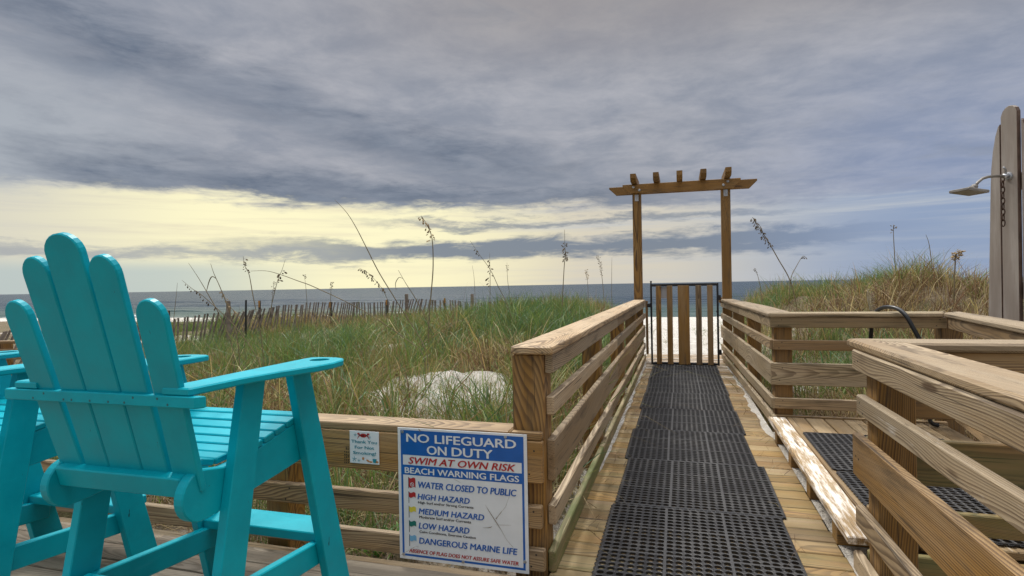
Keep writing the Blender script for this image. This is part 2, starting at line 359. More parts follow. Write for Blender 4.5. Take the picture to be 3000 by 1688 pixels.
class MB:
    """collects geometry in world coordinates; build() links it as ONE mesh object"""
    def __init__(s): s.v = []; s.f = []; s.bc = []; s.bt = []; s.mi = []; s.sm = []
    def add(s, verts, faces, bc=None, bt=(.5, .5, 0, 0), mi=0, smooth=False):
        o = len(s.v); s.v += [tuple(p) for p in verts]; s.f += [tuple(i + o for i in f) for f in faces]
        s.bc += [tuple(p) for p in (bc if bc is not None else verts)]; s.bt += [bt] * len(verts)
        s.mi += [mi] * len(faces); s.sm += [smooth] * len(faces)
    def board(s, p0, p1, w, t, up=(0, 0, 1), ch=.004, g=.5, algae=0., sand=0., seg=None, warp=.0015, mi=0, side=None):
        """p0->p1 centre line of the lumber; `up` is the direction of width w, the other direction has thickness t"""
        p0 = Vector(p0); p1 = Vector(p1); a = (p1 - p0); L = a.length; a.normalize()
        u = Vector(up); u = (u - a * u.dot(a)).normalized(); v = a.cross(u).normalized()
        hw, ht = w / 2, t / 2; c = min(ch, hw * .45, ht * .45)
        if c > .007:
            k = c * .29
            prof = [(-hw + c, -ht), (hw - c, -ht), (hw - k, -ht + k), (hw, -ht + c), (hw, ht - c), (hw - k, ht - k), (hw - c, ht), (-hw + c, ht), (-hw + k, ht - k), (-hw, ht - c), (-hw, -ht + c), (-hw + k, -ht + k)]
        else:
            prof = [(-hw + c, -ht), (hw - c, -ht), (hw, -ht + c), (hw, ht - c), (hw - c, ht), (-hw + c, ht), (-hw, ht - c), (-hw, -ht + c)]
        seg = seg or max(1, int(L / .45)); n = len(prof)
        if random.random() < .62: px, pz = random.choice((-1, 1)) * random.uniform(.7, 2.4) * w, random.uniform(-.6, .6) * w
        else: px, pz = random.uniform(-.5, .5) * w, random.choice((-1, 1)) * random.uniform(.35, 2.0) * w
        off = random.uniform(0, 60); seed = random.random()
        st = [(0., .92)] + [(min(c, L * .2) / L, 1.)] + [(i / seg, 1.) for i in range(1, seg)] + [(1 - min(c, L * .2) / L, 1.), (1., .92)]
        V = []; B = []
        wa, wb, fa = random.uniform(-warp, warp), random.uniform(-warp, warp), random.uniform(.5, 1.6)
        for i, (q, sc_) in enumerate(st):
            du = wa * math.sin(q * L * fa * 2) + random.uniform(-.25, .25) * warp; dv = wb * math.sin(q * L * fa * 2.3 + 1)
            for (x, y) in prof:
                e = 0 if sc_ == 1. else 1
                xx = x - math.copysign(c * .8 * e, x) if abs(x) > hw - c * 1.01 else x
                yy = y - math.copysign(c * .8 * e, y) if abs(y) > ht - c * 1.01 else y
                V.append(p0 + a * (q * L) + u * (xx + du) + v * (yy + dv)); B.append((q * L + off, xx - px, yy - pz))
        F = []
        for i in range(len(st) - 1):
            for j in range(n): F.append((i * n + j, i * n + (j + 1) % n, (i + 1) * n + (j + 1) % n, (i + 1) * n + j))
        F.append(tuple(range(n - 1, -1, -1))); F.append(tuple((len(st) - 1) * n + j for j in range(n)))
        s.add(V, F, B, (g, seed, algae, sand), mi)
        return s
    def prism(s, poly, z0, z1, axis=(1, 0, 0), ch=.006, g=.5, algae=0, sand=0, frame=None, mi=0, hole=None):
        """polygon (counter-clockwise) extruded z0->z1 with a chamfered rim; frame = (origin, ex, ey, ez)"""
        O, ex, ey, ez = frame or (Vector((0, 0, 0)), Vector((1, 0, 0)), Vector((0, 1, 0)), Vector((0, 0, 1)))
        O, ex, ey, ez = map(Vector, (O, ex, ey, ez))
        n = len(poly); pts = [Vector((p[0], p[1])) for p in poly]
        area = sum(pts[i].x * pts[(i + 1) % n].y - pts[(i + 1) % n].x * pts[i].y for i in range(n))
        if area < 0: pts.reverse()
        ins = []
        for i in range(n):
            a = (pts[i] - pts[i - 1]); b = (pts[(i + 1) % n] - pts[i])
            if a.length < 1e-9 or b.length < 1e-9: ins.append(pts[i].copy()); continue
            a.normalize(); b.normalize()
            na, nb = Vector((-a.y, a.x)), Vector((-b.y, b.x)); m = (na + nb)
            m = m / max(.35, (1 + na.dot(nb))) if m.length > 1e-6 else na
            ins.append(pts[i] + m * ch)
        rings = [(ins, z0), (pts, z0 + ch), (pts, z1 - ch), (ins, z1)] if ch > 0 else [(pts, z0), (pts, z1)]
        V = []; B = []; ax = Vector(axis).normalized(); off = random.uniform(0, 60); seed = random.random()
        px, pz = random.choice((-1, 1)) * random.uniform(.08, .35), random.uniform(-.08, .08)
        for P_, z in rings:
            for p in P_:
                V.append(O + ex * p.x + ey * p.y + ez * z)
                l3 = Vector((p.x, p.y, z)); al = l3.dot(ax)
                rest = l3 - ax * al
                oth = [rest[k] for k in range(3) if abs(ax[k]) < .7]
                B.append((al + off, oth[0] - px, oth[1] - pz))
        F = []; m = len(rings)
        for i in range(m - 1):
            for j in range(n): F.append((i * n + j, i * n + (j + 1) % n, (i + 1) * n + (j + 1) % n, (i + 1) * n + j))
        if hole is None:
            F.append(tuple(range(n - 1, -1, -1))); F.append(tuple((m - 1) * n + j for j in range(n)))
            s.add(V, F, B, (g, seed, algae, sand), mi)
        else:
            (hx, hy, hr), hn = hole, 24
            b0 = len(V)
            for z in (z0, z1):
                for k in range(hn):
                    t = 2 * math.pi * k / hn; p = (hx + hr * math.cos(t), hy + hr * math.sin(t))
                    V.append(O + ex * p[0] + ey * p[1] + ez * z); B.append((p[0] + off, p[1], z))
            for k in range(hn): F.append((b0 + (k + 1) % hn, b0 + k, b0 + hn + k, b0 + hn + (k + 1) % hn))
            s.add(V, F, B, (g, seed, algae, sand), mi)
            o = len(s.v) - len(V)
            for ring, hb, flip in ((0, b0, True), (m - 1, b0 + hn, False)):      # bridge outline and hole by fan of nearest points
                outer = [ring * n + j for j in range(n)]; inner = [hb + k for k in range(hn)]
                bm = bmesh.new(); vs = {}
                for i in outer + inner: vs[i] = bm.verts.new(V[i])
                ed = [bm.edges.new((vs[outer[j]], vs[outer[(j + 1) % n]])) for j in range(n)] + [bm.edges.new((vs[inner[k]], vs[inner[(k + 1) % hn]])) for k in range(hn)]
                bmesh.ops.triangle_fill(bm, use_beauty=True, use_dissolve=False, edges=ed)
                inv_ = {v: k for k, v in vs.items()}
                for f in bm.faces:
                    idx = [inv_[v] for v in f.verts]
                    if (f.normal.dot(ez) < 0) != flip: idx.reverse()
                    s.f.append(tuple(i + o for i in idx)); s.mi.append(mi); s.sm.append(False)
                bm.free()
        return s
    def tube(s, pts, r, n=8, mi=0, closed=False, bt=(.5, .5, 0, 0), smooth=True):
        pts = [Vector(p) for p in pts]; m = len(pts)
        rs = r if hasattr(r, '__len__') else [r] * m
        V = []; ref = None
        for i, p in enumerate(pts):
            if closed: t = pts[(i + 1) % m] - pts[i - 1]
            else: t = pts[min(i + 1, m - 1)] - pts[max(i - 1, 0)]
            t.normalize()
            if ref is None: ref = t.orthogonal().normalized()
            ref = (ref - t * ref.dot(t)).normalized(); bi = t.cross(ref)
            for k in range(n):
                q = 2 * math.pi * k / n; V.append(p + ref * (rs[i] * math.cos(q)) + bi * (rs[i] * math.sin(q)))
        F = []
        for i in range(m if closed else m - 1):
            j = (i + 1) % m
            for k in range(n): F.append((i * n + k, i * n + (k + 1) % n, j * n + (k + 1) % n, j * n + k))
        if not closed: F.append(tuple(range(n - 1, -1, -1))); F.append(tuple((m - 1) * n + k for k in range(n)))
        s.add(V, F, None, bt, mi, smooth); return s
    def disc(s, c, nrm, r, h, n=10, mi=0):
        c = Vector(c); nrm = Vector(nrm).normalized()
        s.tube([c, c + nrm * h * .7, c + nrm * h], [r, r, r * .7], n, mi, smooth=False); return s
    def build(s, name, m, parent=None, label=None):
        me = bpy.data.meshes.new(name); off = origin(parent) if parent else Vector((0, 0, 0))
        me.from_pydata([(p[0] - off.x, p[1] - off.y, p[2] - off.z) for p in s.v], [], s.f)
        a = me.attributes.new('bc', 'FLOAT_VECTOR', 'POINT'); a.data.foreach_set('vector', np.array(s.bc, dtype=np.float32).ravel())
        a = me.attributes.new('bt', 'FLOAT_COLOR', 'POINT'); a.data.foreach_set('color', np.array(s.bt, dtype=np.float32).ravel())
        for q in (m if isinstance(m, (list, tuple)) else [m]): me.materials.append(q)
        me.polygons.foreach_set('material_index', s.mi); me.polygons.foreach_set('use_smooth', s.sm)
        me.update()
        o = bpy.data.objects.new(name, me); col.objects.link(o)
        if parent: o.parent = parent
        if label: o['label'] = label
        return o

# ------------------------------------------------------------------ ground
def smooth(a, b, x):
    t = np.clip((x - a) / (b - a), 0, 1); return t * t * (3 - 2 * t)
def vnoise(x, y, s, seed=0):
    x = np.asarray(x) / s + seed * 17.3; y = np.asarray(y) / s + seed * 9.1
    def h(i, j):
        q = np.sin(i * 127.1 + j * 311.7 + seed * 74.7) * 43758.5453; return q - np.floor(q)
    i, j = np.floor(x), np.floor(y); fx, fy = x - i, y - j; fx = fx * fx * (3 - 2 * fx); fy = fy * fy * (3 - 2 * fy)
    return (h(i, j) * (1 - fx) + h(i + 1, j) * fx) * (1 - fy) + (h(i, j + 1) * (1 - fx) + h(i + 1, j + 1) * fx) * fy
PATCH = (-2.45, 5.85)
def ground(x, y):
    x = np.asarray(x, float); y = np.asarray(y, float)
    B = np.where(y < 15, -.14, -.14 - (y - 15) * .0478); B = np.maximum(B, -4.2)
    bumpL = smooth(3.0, 13.2, y) * (1 - smooth(17, 30, y)); ampL = .86 - .42 * smooth(2.5, 6.6, -x) - .08 * smooth(7, 10, -x)
    L = ampL * bumpL * smooth(.7, 2.3, -x)
    bumpR = smooth(5.4, 12.8, y) * (1 - smooth(14.5, 25, y)); ampR = 1.10 + .22 * np.exp(-((x - 4.4) / .9) ** 2) - .45 * smooth(4.9, 7, x) + (vnoise(x, y, 1.3, 51) - .5) * .35
    Rr = ampR * bumpR * smooth(.5, 2.5, x)
    hump = .30 * np.exp(-(((x - PATCH[0]) / 1.0) ** 2 + ((y - PATCH[1]) / .85) ** 2)) + .13 * np.exp(-(((x + 1.6) / .8) ** 2 + ((y - 4.6) / .9) ** 2))
    nz = (vnoise(x, y, 1.7, 1) - .5) * .22 + (vnoise(x, y, .6, 2) - .5) * .07
    nz = nz + (vnoise(x, y, .33, 31) - .5) * .17 * np.exp(-(((x - PATCH[0]) / 1.3) ** 2 + ((y - PATCH[1]) / 1.3) ** 2))
    nz = nz * np.where((np.abs(x) < 1.0) | (y < 2.6), .15, 1.) * np.where(y > 70, .3, 1.)
    under = (y < 2.7) | ((np.abs(x - .1) < .85) & (y < 11.0)) | ((x > .5) & (x < 2.4) & (y < 5.6))
    H = B + L + Rr + hump + nz
    return np.where(under, np.minimum(H, -.20), H)
def veg_deck_shade(x, y, under=False):
    x = np.asarray(x, float); y = np.asarray(y, float)
    v = np.where(x < -.6, smooth(2.2, 3.2, y), smooth(5.2, 5.7, y)) * (1 - smooth(19, 25, y))
    v = v * smooth(.62, .95 + .08 * np.maximum(0, y - 9), np.abs(x - .05) - .05 * np.maximum(0, y - 10))
    v = v * (1 - np.exp(-((((x - PATCH[0]) / .88) ** 2 + ((y - PATCH[1] + .15) / .92) ** 2) ** 2)))
    inside = np.exp(-(((x - PATCH[0]) / 1.2) ** 2 + ((y - PATCH[1]) / 1.2) ** 2))
    v = np.maximum(v, .8 * inside * ((vnoise(x, y, .42, 77) * .6 + vnoise(x, y, .17, 78) * .4) > .57) * (1 - smooth(PATCH[1] - .35, PATCH[1] + .2, y)))
    scarp = np.exp(-(((x - 4.6) / 1.3) ** 2 + ((y - 10.2) / 1.3) ** 2))
    v = v + .9 * (vnoise(x, y, .45, 33) - .62) * (v < .75) * (v > .0) * (x < -.9) * (y > 3.2)
    bald = np.clip((vnoise(x, y, 1.9, 41) - .70) * 3.2, 0, .6) * (y > 7.5)
    v = np.clip(v * (1 - .38 * scarp) * (1 - bald), 0, 1)
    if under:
        v = np.where((y < 2.5) | ((np.abs(x - .08) < .64) & (y < 10.6)), .85, v)  # ground under the decks coloured dark so plank gaps read as shade
    return v

def axis_steps(lo, hi, a, b, fine, grow):
    out = [a]; s = fine
    while out[-1] < b: out.append(out[-1] + fine)
    while out[-1] < hi: s *= grow; out.append(out[-1] + s)
    s = fine; lo_ = [a]
    while lo_[-1] > lo: s *= grow; lo_.append(lo_[-1] - s)
    return np.array(lo_[:0:-1] + out)
xs = axis_steps(-900, 900, -13, 9, .12, 1.18); ys = axis_steps(-300, 140, 2.2, 19, .12, 1.14)
X, Y = np.meshgrid(xs, ys); Zg = ground(X, Y)
def grid_mesh(name, X, Y, Z, m):
    ny, nx = X.shape; me = bpy.data.meshes.new(name)
    idx = np.arange(nx * ny).reshape(ny, nx)
    q = np.stack([idx[:-1, :-1], idx[:-1, 1:], idx[1:, 1:], idx[1:, :-1]], -1).reshape(-1, 4)
    me.vertices.add(nx * ny); me.vertices.foreach_set('co', np.stack([X, Y, Z], -1).astype(np.float32).ravel())
    me.loops.add(q.size); me.loops.foreach_set('vertex_index', q.ravel().astype(np.int32))
    me.polygons.add(len(q)); me.polygons.foreach_set('loop_start', np.arange(0, q.size, 4, dtype=np.int32))
    me.update(calc_edges=True); me.materials.append(m)
    me.polygons.foreach_set('use_smooth', [True] * len(q))
    o = bpy.data.objects.new(name, me); col.objects.link(o); return o, me
go, gme = grid_mesh('ground', X, Y, Zg, SAND)
a = gme.attributes.new('veg_deck_shade', 'FLOAT', 'POINT'); a.data.foreach_set('value', veg_deck_shade(X, Y, True).astype(np.float32).ravel())
tag(go, 'white sand beach and dunes under the grass', 'sand', kind='structure')

# ------------------------------------------------------------------ sea
SEA = -3.0
ysea = np.concatenate([np.arange(66, 190, .55), 190 * 1.045 ** np.arange(0, 112)])
tx = np.linspace(-1, 1, 340)
Yw = np.repeat(ysea[:, None], len(tx), 1); Xw = tx[None, :] * (Yw * 2.4 + 60) - .35 * Yw
def swell(x, y):
    h = np.zeros_like(x)
    for lam, amp, sx, ph in ((15, .26, .020, .3), (10.5, .15, -.035, 2.), (6.2, .07, .06, 4.)):
        k = 2 * np.pi / lam
        mod = vnoise(x, y * .6, 34, int(lam)) * 1.7
        h += amp * mod * np.power(.5 + .5 * np.sin(k * (y + sx * x * 2 + 3.5 * vnoise(x, y, 46, 5)) + ph), 2.2)
    return h * (1 - smooth(180, 420, y)) * (.35 + .65 * smooth(74, 90, y))
so, sme = grid_mesh('sea', Xw, Yw, SEA + swell(Xw, Yw), WATER)
tag(so, 'slate grey sea with low breaking waves', 'sea', kind='structure')

# ------------------------------------------------------------------ decks
walk = MB(); y = -1.2; k = 0
while y < 10.9:
    wd = .138
    g = .32 + random.uniform(-.3, .4); al = max(0, .55 - .05 * max(0, y - 2)) * random.uniform(.4, 1.)
    walk.board((-.585 - random.uniform(0, .006), y + wd / 2, -.019 + random.uniform(-.0015, .0015)), (.735 + random.uniform(-.005, .01), y + wd / 2, -.019), wd, .038, up=(0, 1, 0), g=g, algae=al * .75, sand=.16 + .38 * min(1, max(0, (y - 5) / 4)) + random.uniform(-.05, .1), seg=3)
    y += .1465; k += 1
tag(walk.build('boardwalk', WALKWOOD), 'boardwalk of yellow brown planks leading to the gate', 'boardwalk', kind='structure')
dk = MB(); y = -1.8
while y < 2.40:
    x0 = -7.5
    while x0 < -.6:
        x1 = min(-.592, x0 + random.choice((2.4, 3.05, 3.6)))
        if -.592 - x1 < .6: x1 = -.592
        dk.board((x0 + .002, y + .069, -.019 + random.uniform(-.002, .001)), (x1 - .002, y + .069, -.019), .138, .038, up=(0, 1, 0), g=.93 + random.uniform(-.1, .1), algae=.08, sand=.02)
        x0 = x1
    y += .1465
tag(dk.build('deck', DECKWOOD), 'weathered grey brown deck boards under the turquoise chairs', 'deck', kind='structure')

def screws(mb, c, nrm, du, dv, r=.0045, mi=1):
    for a_, b_ in ((-1, -1), (1, 1)):
        p = Vector(c) + Vector(du) * a_ + Vector(dv) * b_; mb.disc(p, nrm, r, .0012, 8, mi)

Z4 = [(.909, .998), (.716, .802), (.412, .603), (.209, .301)]       # heights of the four rail boards
WS = [WOOD, SCREW]
# ---- left walkway railing
rl = empty('walkway_railing', (-.62, 2.55, 0), 'pale wooden walkway railing on the left, running from the near square post to the gate', 'railing', 'railings along the boardwalk')
segs = [(2.558, 5.43, 7.81, 9.98), (2.572, 5.38, 7.79, 10.0), (2.578, 5.40, 7.83, 9.97), (2.575, 4.9, 7.80, 9.99)]
for (z0, z1), ys_ in zip(Z4, segs):
    for i in range(len(ys_) - 1):
        b = MB(); b.board((-.580, ys_[i] + (.0015 if i else 0), (z0 + z1) / 2), (-.580 + random.uniform(-.003, .003), ys_[i + 1] - .0015, (z0 + z1) / 2), z1 - z0, .038, g=.60 + random.uniform(-.25, .28), ch=.005)
        for yy in (ys_[i] + .06, ys_[i + 1] - .06): screws(b, (-.561, yy, (z0 + z1) / 2), (1, 0, 0), (0, .012, 0), (0, 0, (z1 - z0) * .28))
        b.build('rail_board', WS, rl)
for i, (y0, y1) in enumerate(((2.55, 4.3), (4.3, 7.8), (7.8, 10.02))):
    b = MB(); b.board((-.5775, y0 + .002, .051), (-.5775, y1, .051), .10, .036, g=.62, algae=(.95, .6, .15)[i], sand=.05, ch=.006); b.build('curb_board', WOOD, rl)
for y0, y1 in ((2.512, 3.27), (3.272, 6.9), (6.902, 9.86)):
    b = MB(); b.board((-.648, y0, 1.0175), (-.648, y1, 1.0175), .198, .038, up=(1, 0, 0), g=.62 + random.uniform(-.1, .1), ch=.010)
    for q in range(4): b.disc((-.648 + random.uniform(-.07, .07), y0 + .1 + q * (y1 - y0 - .2) / 3, 1.0358), (0, 0, 1), .005, .001, 8, 1)
    b.build('cap_board', WS, rl)
for y0 in (4.45, 6.35, 8.15):
    b = MB(); b.board((-.669, y0 + .07, float(ground(-.67, y0)) - .1), (-.669, y0 + .07, .997), .14, .138, up=(1, 0, 0), g=.05, ch=.006); b.build('post', WOOD, rl)
b = MB(); b.board((-.674, 2.618, -.25), (-.674, 2.618, .997), .150, .148, up=(1, 0, 0), g=.10, ch=.006); b.build('corner_post', WOOD, rl)
b = MB(); b.board((-.520, 9.70, .14), (-.520, 9.70, 1.02), .040, .034, up=(1, 0, 0), g=.3); b.build('gate_stop', WOOD, rl)

# ---- low deck railing on the left
rd = empty('deck_railing', (-2.6, 2.55, 0), 'low flat topped deck railing behind the signs and chairs', 'railing')
for (z0, z1, x1, g) in ((.419, .609, -.602, .16), (.214, .315, -.609, .45), (.022, .12, -.600, .62)):
    for xa, xb in ((-7.4, -3.3), (-3.297, x1)):
        b = MB(); b.board((xa, 2.520, (z0 + z1) / 2), (xb, 2.520, (z0 + z1) / 2), z1 - z0, .038, g=g, ch=.005)
        for xx in (xb - .05, (xa + xb) / 2): screws(b, (xx, 2.5005, (z0 + z1) / 2), (0, -1, 0), (.012, 0, 0), (0, 0, (z1 - z0) * .28))
        b.build('rail_board', WS, rd)
for xa, xb in ((-7.4, -3.0), (-2.997, -.755)):
    b = MB(); b.board((xa, 2.582, .6295), (xb, 2.582, .6295), .16, .038, up=(0, 1, 0), g=.38, ch=.010); b.build('cap_board', WOOD, rd)
b = MB(); b.board((-.752, 2.5235, .6295), (-.603, 2.5235, .6295), .040, .038, up=(0, 1, 0), g=.2, ch=.008); b.build('cap_end', WOOD, rd)
for xx in (-2.05, -4.15, -6.2):
    b = MB(); b.board((xx, 2.611, -.3), (xx, 2.611, .609), .14, .14, up=(1, 0, 0), g=.02, ch=.006); b.build('post', WOOD, rd)
b = MB(); b.board((-7.4, 2.448, -.02), (-.752, 2.448, -.02), .088, .034, up=(0, 1, 0), g=.7, ch=.005); b.build('edge_board', WOOD, rd)
# inked lumber stamp on the wide board
st = MB()
for q in range(3):
    for j in range(7 if q else 5):
        st.add(*(lambda x, z, w_, h: ([(x, 2.4995, z), (x + w_, 2.4995, z), (x + w_, 2.4995, z + h), (x, 2.4995, z + h)], [(0, 1, 2, 3)]))(-1.615 + q * .010, .445 + j * .013 + random.uniform(0, .003), .006, random.uniform(.004, .009)))
st.build('lumber_stamp', STAMP, rd)

# ---- right walkway railing with its return along the shower platform
rr = empty('walkway_railing', (.85, 5.45, 0), 'L shaped wooden walkway railing on the right, from the gate to the shower platform', 'railing', 'railings along the boardwalk')
def xr_(y): return .752 - (y - 5.4) * .0235
for (z0, z1), ys_ in zip(Z4 + [(.062, .152)], [(5.43, 7.6, 10.0), (5.44, 7.7, 9.98), (5.43, 7.75, 9.99), (5.40, 7.6, 9.98), (5.38, 7.7, 9.97)]):
    for i in range(2):
        b = MB(); zz = (z0 + z1) / 2
        b.board((xr_(ys_[i]) + .019, ys_[i] + .0015, zz), (xr_(ys_[i + 1]) + .019, ys_[i + 1] - .0015, zz), z1 - z0, .038, g=.66 + random.uniform(-.25, .25), ch=.005, algae=.1, sand=.12 if z0 < .3 else .03)
        for yy in (ys_[i] + .06, ys_[i + 1] - .07): screws(b, (xr_(yy), yy, zz), (-1, 0, 0), (0, .012, 0), (0, 0, (z1 - z0) * .28))
        b.build('rail_board', WS, rr)
for i, (z0, z1) in enumerate(Z4 + [(.062, .152)]):
    b = MB(); b.board((.776 if i in (1, 3, 4) else .752, 5.419, (z0 + z1) / 2), (2.06, 5.419, (z0 + z1) / 2), z1 - z0, .038, g=(.55, .35, .85, .6, .3)[i], ch=.005, algae=(.2, 0, .15, .05, .1)[i])
    for xx in (.83, 2.0): screws(b, (xx, 5.400, (z0 + z1) / 2), (0, -1, 0), (.012, 0, 0), (0, 0, (z1 - z0) * .28))
    b.build('rail_board', WS, rr)
b = MB(); b.prism([(.738, 5.390), (.950, 5.600), (.950, 6.9), (xr_(9.9) + .175, 9.86), (xr_(9.9) - .02, 9.86)], .998, 1.036, axis=(0, 1, 0), ch=.009, g=.75, sand=.12); b.build('cap_board', WOOD, rr)
b = MB(); b.prism([(.7415, 5.388), (2.03, 5.388), (2.12, 5.60), (.953, 5.598)], .998, 1.036, axis=(1, 0, 0), ch=.009, g=.8, algae=.25); b.build('cap_board', WOOD, rr)
for (xx, yy, s_) in ((xr_(7.2) + .11, 7.15, .14), (xr_(8.6) + .11, 8.55, .14), (.858, 5.511, .143), (2.115, 5.52, .15)):
    b = MB(); b.board((xx, yy, min(-.25, float(ground(xx, yy)) - .05)), (xx, yy, .997), s_, s_ - .002, up=(1, 0, 0), g=.08, ch=.006); b.build('post', WOOD, rr)
b = MB(); b.board((.628, 9.72, .98), (.628, 9.72, 1.07), .050, .040, up=(1, 0, 0), g=.4); b.build('gate_block', WOOD, rr)

# ---- far side of the shower platform
rs_ = empty('platform_railing', (1.9, 4.4, 0), 'grey topped railing along the far right side of the shower platform', 'railing')
p0, p1 = Vector((2.035, 5.385, 0)), Vector((1.655, 2.88, 0)); dr = (p1 - p0).normalized(); nr = Vector((-dr.y, dr.x, 0))
if nr.x < 0: nr = -nr
b = MB(); b.prism([tuple((p0)[:2]), tuple((p1)[:2]), tuple((p1 + nr * .2)[:2]), tuple((p0 + nr * .2 + Vector((-.03, .2, 0)))[:2])], .9985, 1.0365, axis=tuple(dr), ch=.009, g=1.0); b.build('cap_board', WOOD, rs_)
for (z0, z1), g in zip(Z4, (.5, .6, .7, .5)):
    b = MB(); o_ = nr * .035; b.board(p0 + dr * .03 + o_ + Vector((0, 0, (z0 + z1) / 2)), p1 + o_ + Vector((0, 0, (z0 + z1) / 2)), z1 - z0, .038, g=g, ch=.005); b.build('rail_board', WOOD, rs_)
for t in (1.05, 2.3):
    q = p0 + dr * t + nr * .127; b = MB(); b.board(q + Vector((0, 0, -.3)), q + Vector((0, 0, .998)), .14, .14, up=tuple(nr), g=.1, ch=.006); b.build('post', WOOD, rs_)

# ---- near right railing round the corner post
rn = empty('corner_railing', (.85, 2.8, 0), 'large wooden corner railing in the right foreground with a wide pale cap', 'railing')
for (z0, z1, x_, g, al) in ((.906, .997, .750, .82, 0), (.717, .803, .751, .98, 0), (.440, .628, .737, .16, 0), (.209, .300, .748, .62, 0), (-.025, .078, .746, .9, .05)):
    b = MB(); zz = (z0 + z1) / 2; ye = {.906: 2.945, .717: 2.89, .440: 2.905, .209: 2.91}.get(z0, 2.95)
    b.board((x_ + .019, -.9, zz), (x_ + .019, ye, zz), z1 - z0, .038, g=g, ch=.006, sand=.36 if z0 > .7 and z0 < .8 else .06, seg=10)
    for yy in (ye - .05, ye - .09): b.disc((x_, yy, zz + random.uniform(-.03, .03)), (-1, 0, 0), .0045, .001, 8, 1)
    b.build('rail_board', WS, rn)
for (z0, z1, g, al) in ((.909, .997, .30, 0), (.703, .792, .12, 0), (.412, .610, .25, .5), (.209, .302, .15, .5), (.01, .10, .2, .6)):
    b = MB(); b.board((.792, 2.901, (z0 + z1) / 2), (2.6, 2.901, (z0 + z1) / 2), z1 - z0, .038, g=g, ch=.005, algae=al); b.build('rail_board', WOOD, rn)
b = MB(); b.prism([(.757, -.9), (.948, -.9), (.948, 2.846), (.757, 3.046)], .998, 1.037, axis=(0, 1, 0), ch=.010, g=.66); b.build('cap_board', WOOD, rn)
b = MB(); b.prism([(.951, 2.846), (2.6, 2.86), (2.6, 3.062), (.760, 3.048)], .998, 1.037, axis=(1, 0, 0), ch=.010, g=.78); b.build('cap_board', WOOD, rn)
b = MB(); b.board((.861, 2.8085, -.45), (.861, 2.8085, .997), .142, .143, up=(1, 0, 0), g=.0, ch=.006); b.build('post', WOOD, rn)
b = MB(); b.board((.861, .9, -.45), (.861, .9, .997), .142, .14, up=(1, 0, 0), g=.05, ch=.006); b.build('post', WOOD, rn)

# ---- shower platform
sp = empty('shower_platform', (1.3, 4.1, -.02), 'raised plank shower platform with sandy front board beside the walkway', 'platform')
x = .722; i = 0
while x < 1.98:
    b = MB(); yb = 5.385; yf = 2.94
    b.board((x + .069, yf, .121), (x + .069, yb, .121), .138, .038, up=(1, 0, 0), g=.55 + random.uniform(-.1, .2), sand=.66 if i == 0 else .30, ch=.006); b.build('plank', WALKWOOD, sp)
    x += .1455; i += 1
for yj in (5.05, 4.45, 3.84, 3.225):
    b = MB(); b.board((.733, yj, .049), (2.0, yj, .049), .105, .102, up=(0, 0, 1), g=.05, algae=.1, ch=.004); b.build('joist', WOOD, sp)
    # wet dark end grain comes with the wood itself

# ---- pergola over the gate
pg = empty('entrance_pergola', (.03, 9.97, 0), 'tall wooden pergola arch framing the beach gate', 'pergola')
for xa in (-.669, .745):
    b = MB(); b.board((xa, 9.97, -.3), (xa, 9.97, 2.83 if False else 2.98), .142, .14, up=(1, 0, 0), g=.0, ch=.006); b.build('post', WOOD, pg)
b = MB(); b.prism([(-.897, 2.982), (-.897, 2.945), (-.775, 2.832), (.850, 2.814), (.972, 2.932), (.972, 2.975)], 0, .038, ch=.004, g=.0, frame=((0, 9.898, 0), (1, 0, 0), (0, 0, 1), (0, -1, 0))); b.build('front_beam', WOOD, pg)
b = MB(); b.prism([(-1.144, 2.981), (-1.144, 2.955), (-1.02, 2.835), (1.115, 2.825), (1.238, 2.945), (1.238, 2.975)], 0, .038, ch=.004, g=.0, frame=((0, 10.08, 0), (1, 0, 0), (0, 0, 1), (0, -1, 0))); b.build('rear_beam', WOOD, pg)
for xa in (-.70, -.337, .03, .395, .766):
    b = MB(); b.prism([(9.56, 3.105), (9.56, 3.035), (9.62, 2.983), (10.36, 2.983), (10.42, 3.03), (10.42, 3.105)], -.046, .046, axis=(1, 0, 0), ch=.004, g=.0, frame=((xa, 0, 0), (0, 1, 0), (0, 0, 1), (1, 0, 0))); b.build('rafter', WOOD, pg)
for xa in (-.715, -.62, .71, .775):
    b = MB(); b.disc((xa, 9.860, 2.93 if xa in (-.715, .775) else 2.875), (0, -1, 0), .022, .014, 10); b.build('bolt', STEEL, pg)
for xa in (-.668, .742):
    b = MB(); b.board((xa, 9.898, 2.70), (xa, 9.898, 2.808), .062, .006, up=(1, 0, 0), ch=.001); b.disc((xa, 9.895, 2.74), (0, -1, 0), .010, .006, 8); b.build('bracket', STEEL, pg)

# ---- gate
gt = empty('beach_gate', (.07, 9.45, .02), 'closed black framed gate with five vertical wooden slats', 'gate')
fr = MB()
for xa in (-.436, .568): fr.board((xa, 9.45, .012), (xa, 9.45, 1.30), .030, .030, up=(1, 0, 0), ch=.003)
for zz, hh in ((.030, .034), (1.276, .042)): fr.board((-.420, 9.45, zz), (.552, 9.45, zz), hh, .026, ch=.003)
fr.tube([(-.436, 9.45, 1.30), (-.436, 9.45, 1.322), (-.436, 9.45, 1.335), (-.436, 9.45, 1.352)], [.011, .011, .018, .004], 10)
fr.build('frame', STEEL_BLACK, gt)
for xa, xb, g in ((-.362, -.282, .12), (-.194, -.108, .18), (-.026, .148, .05), (.242, .328, .45), (.412, .495, .3)):
    b = MB(); b.board(((xa + xb) / 2, 9.422, .022), ((xa + xb) / 2, 9.422, 1.267), xb - xa, .022, up=(1, 0, 0), g=g, ch=.003); b.build('slat', WOOD, gt)
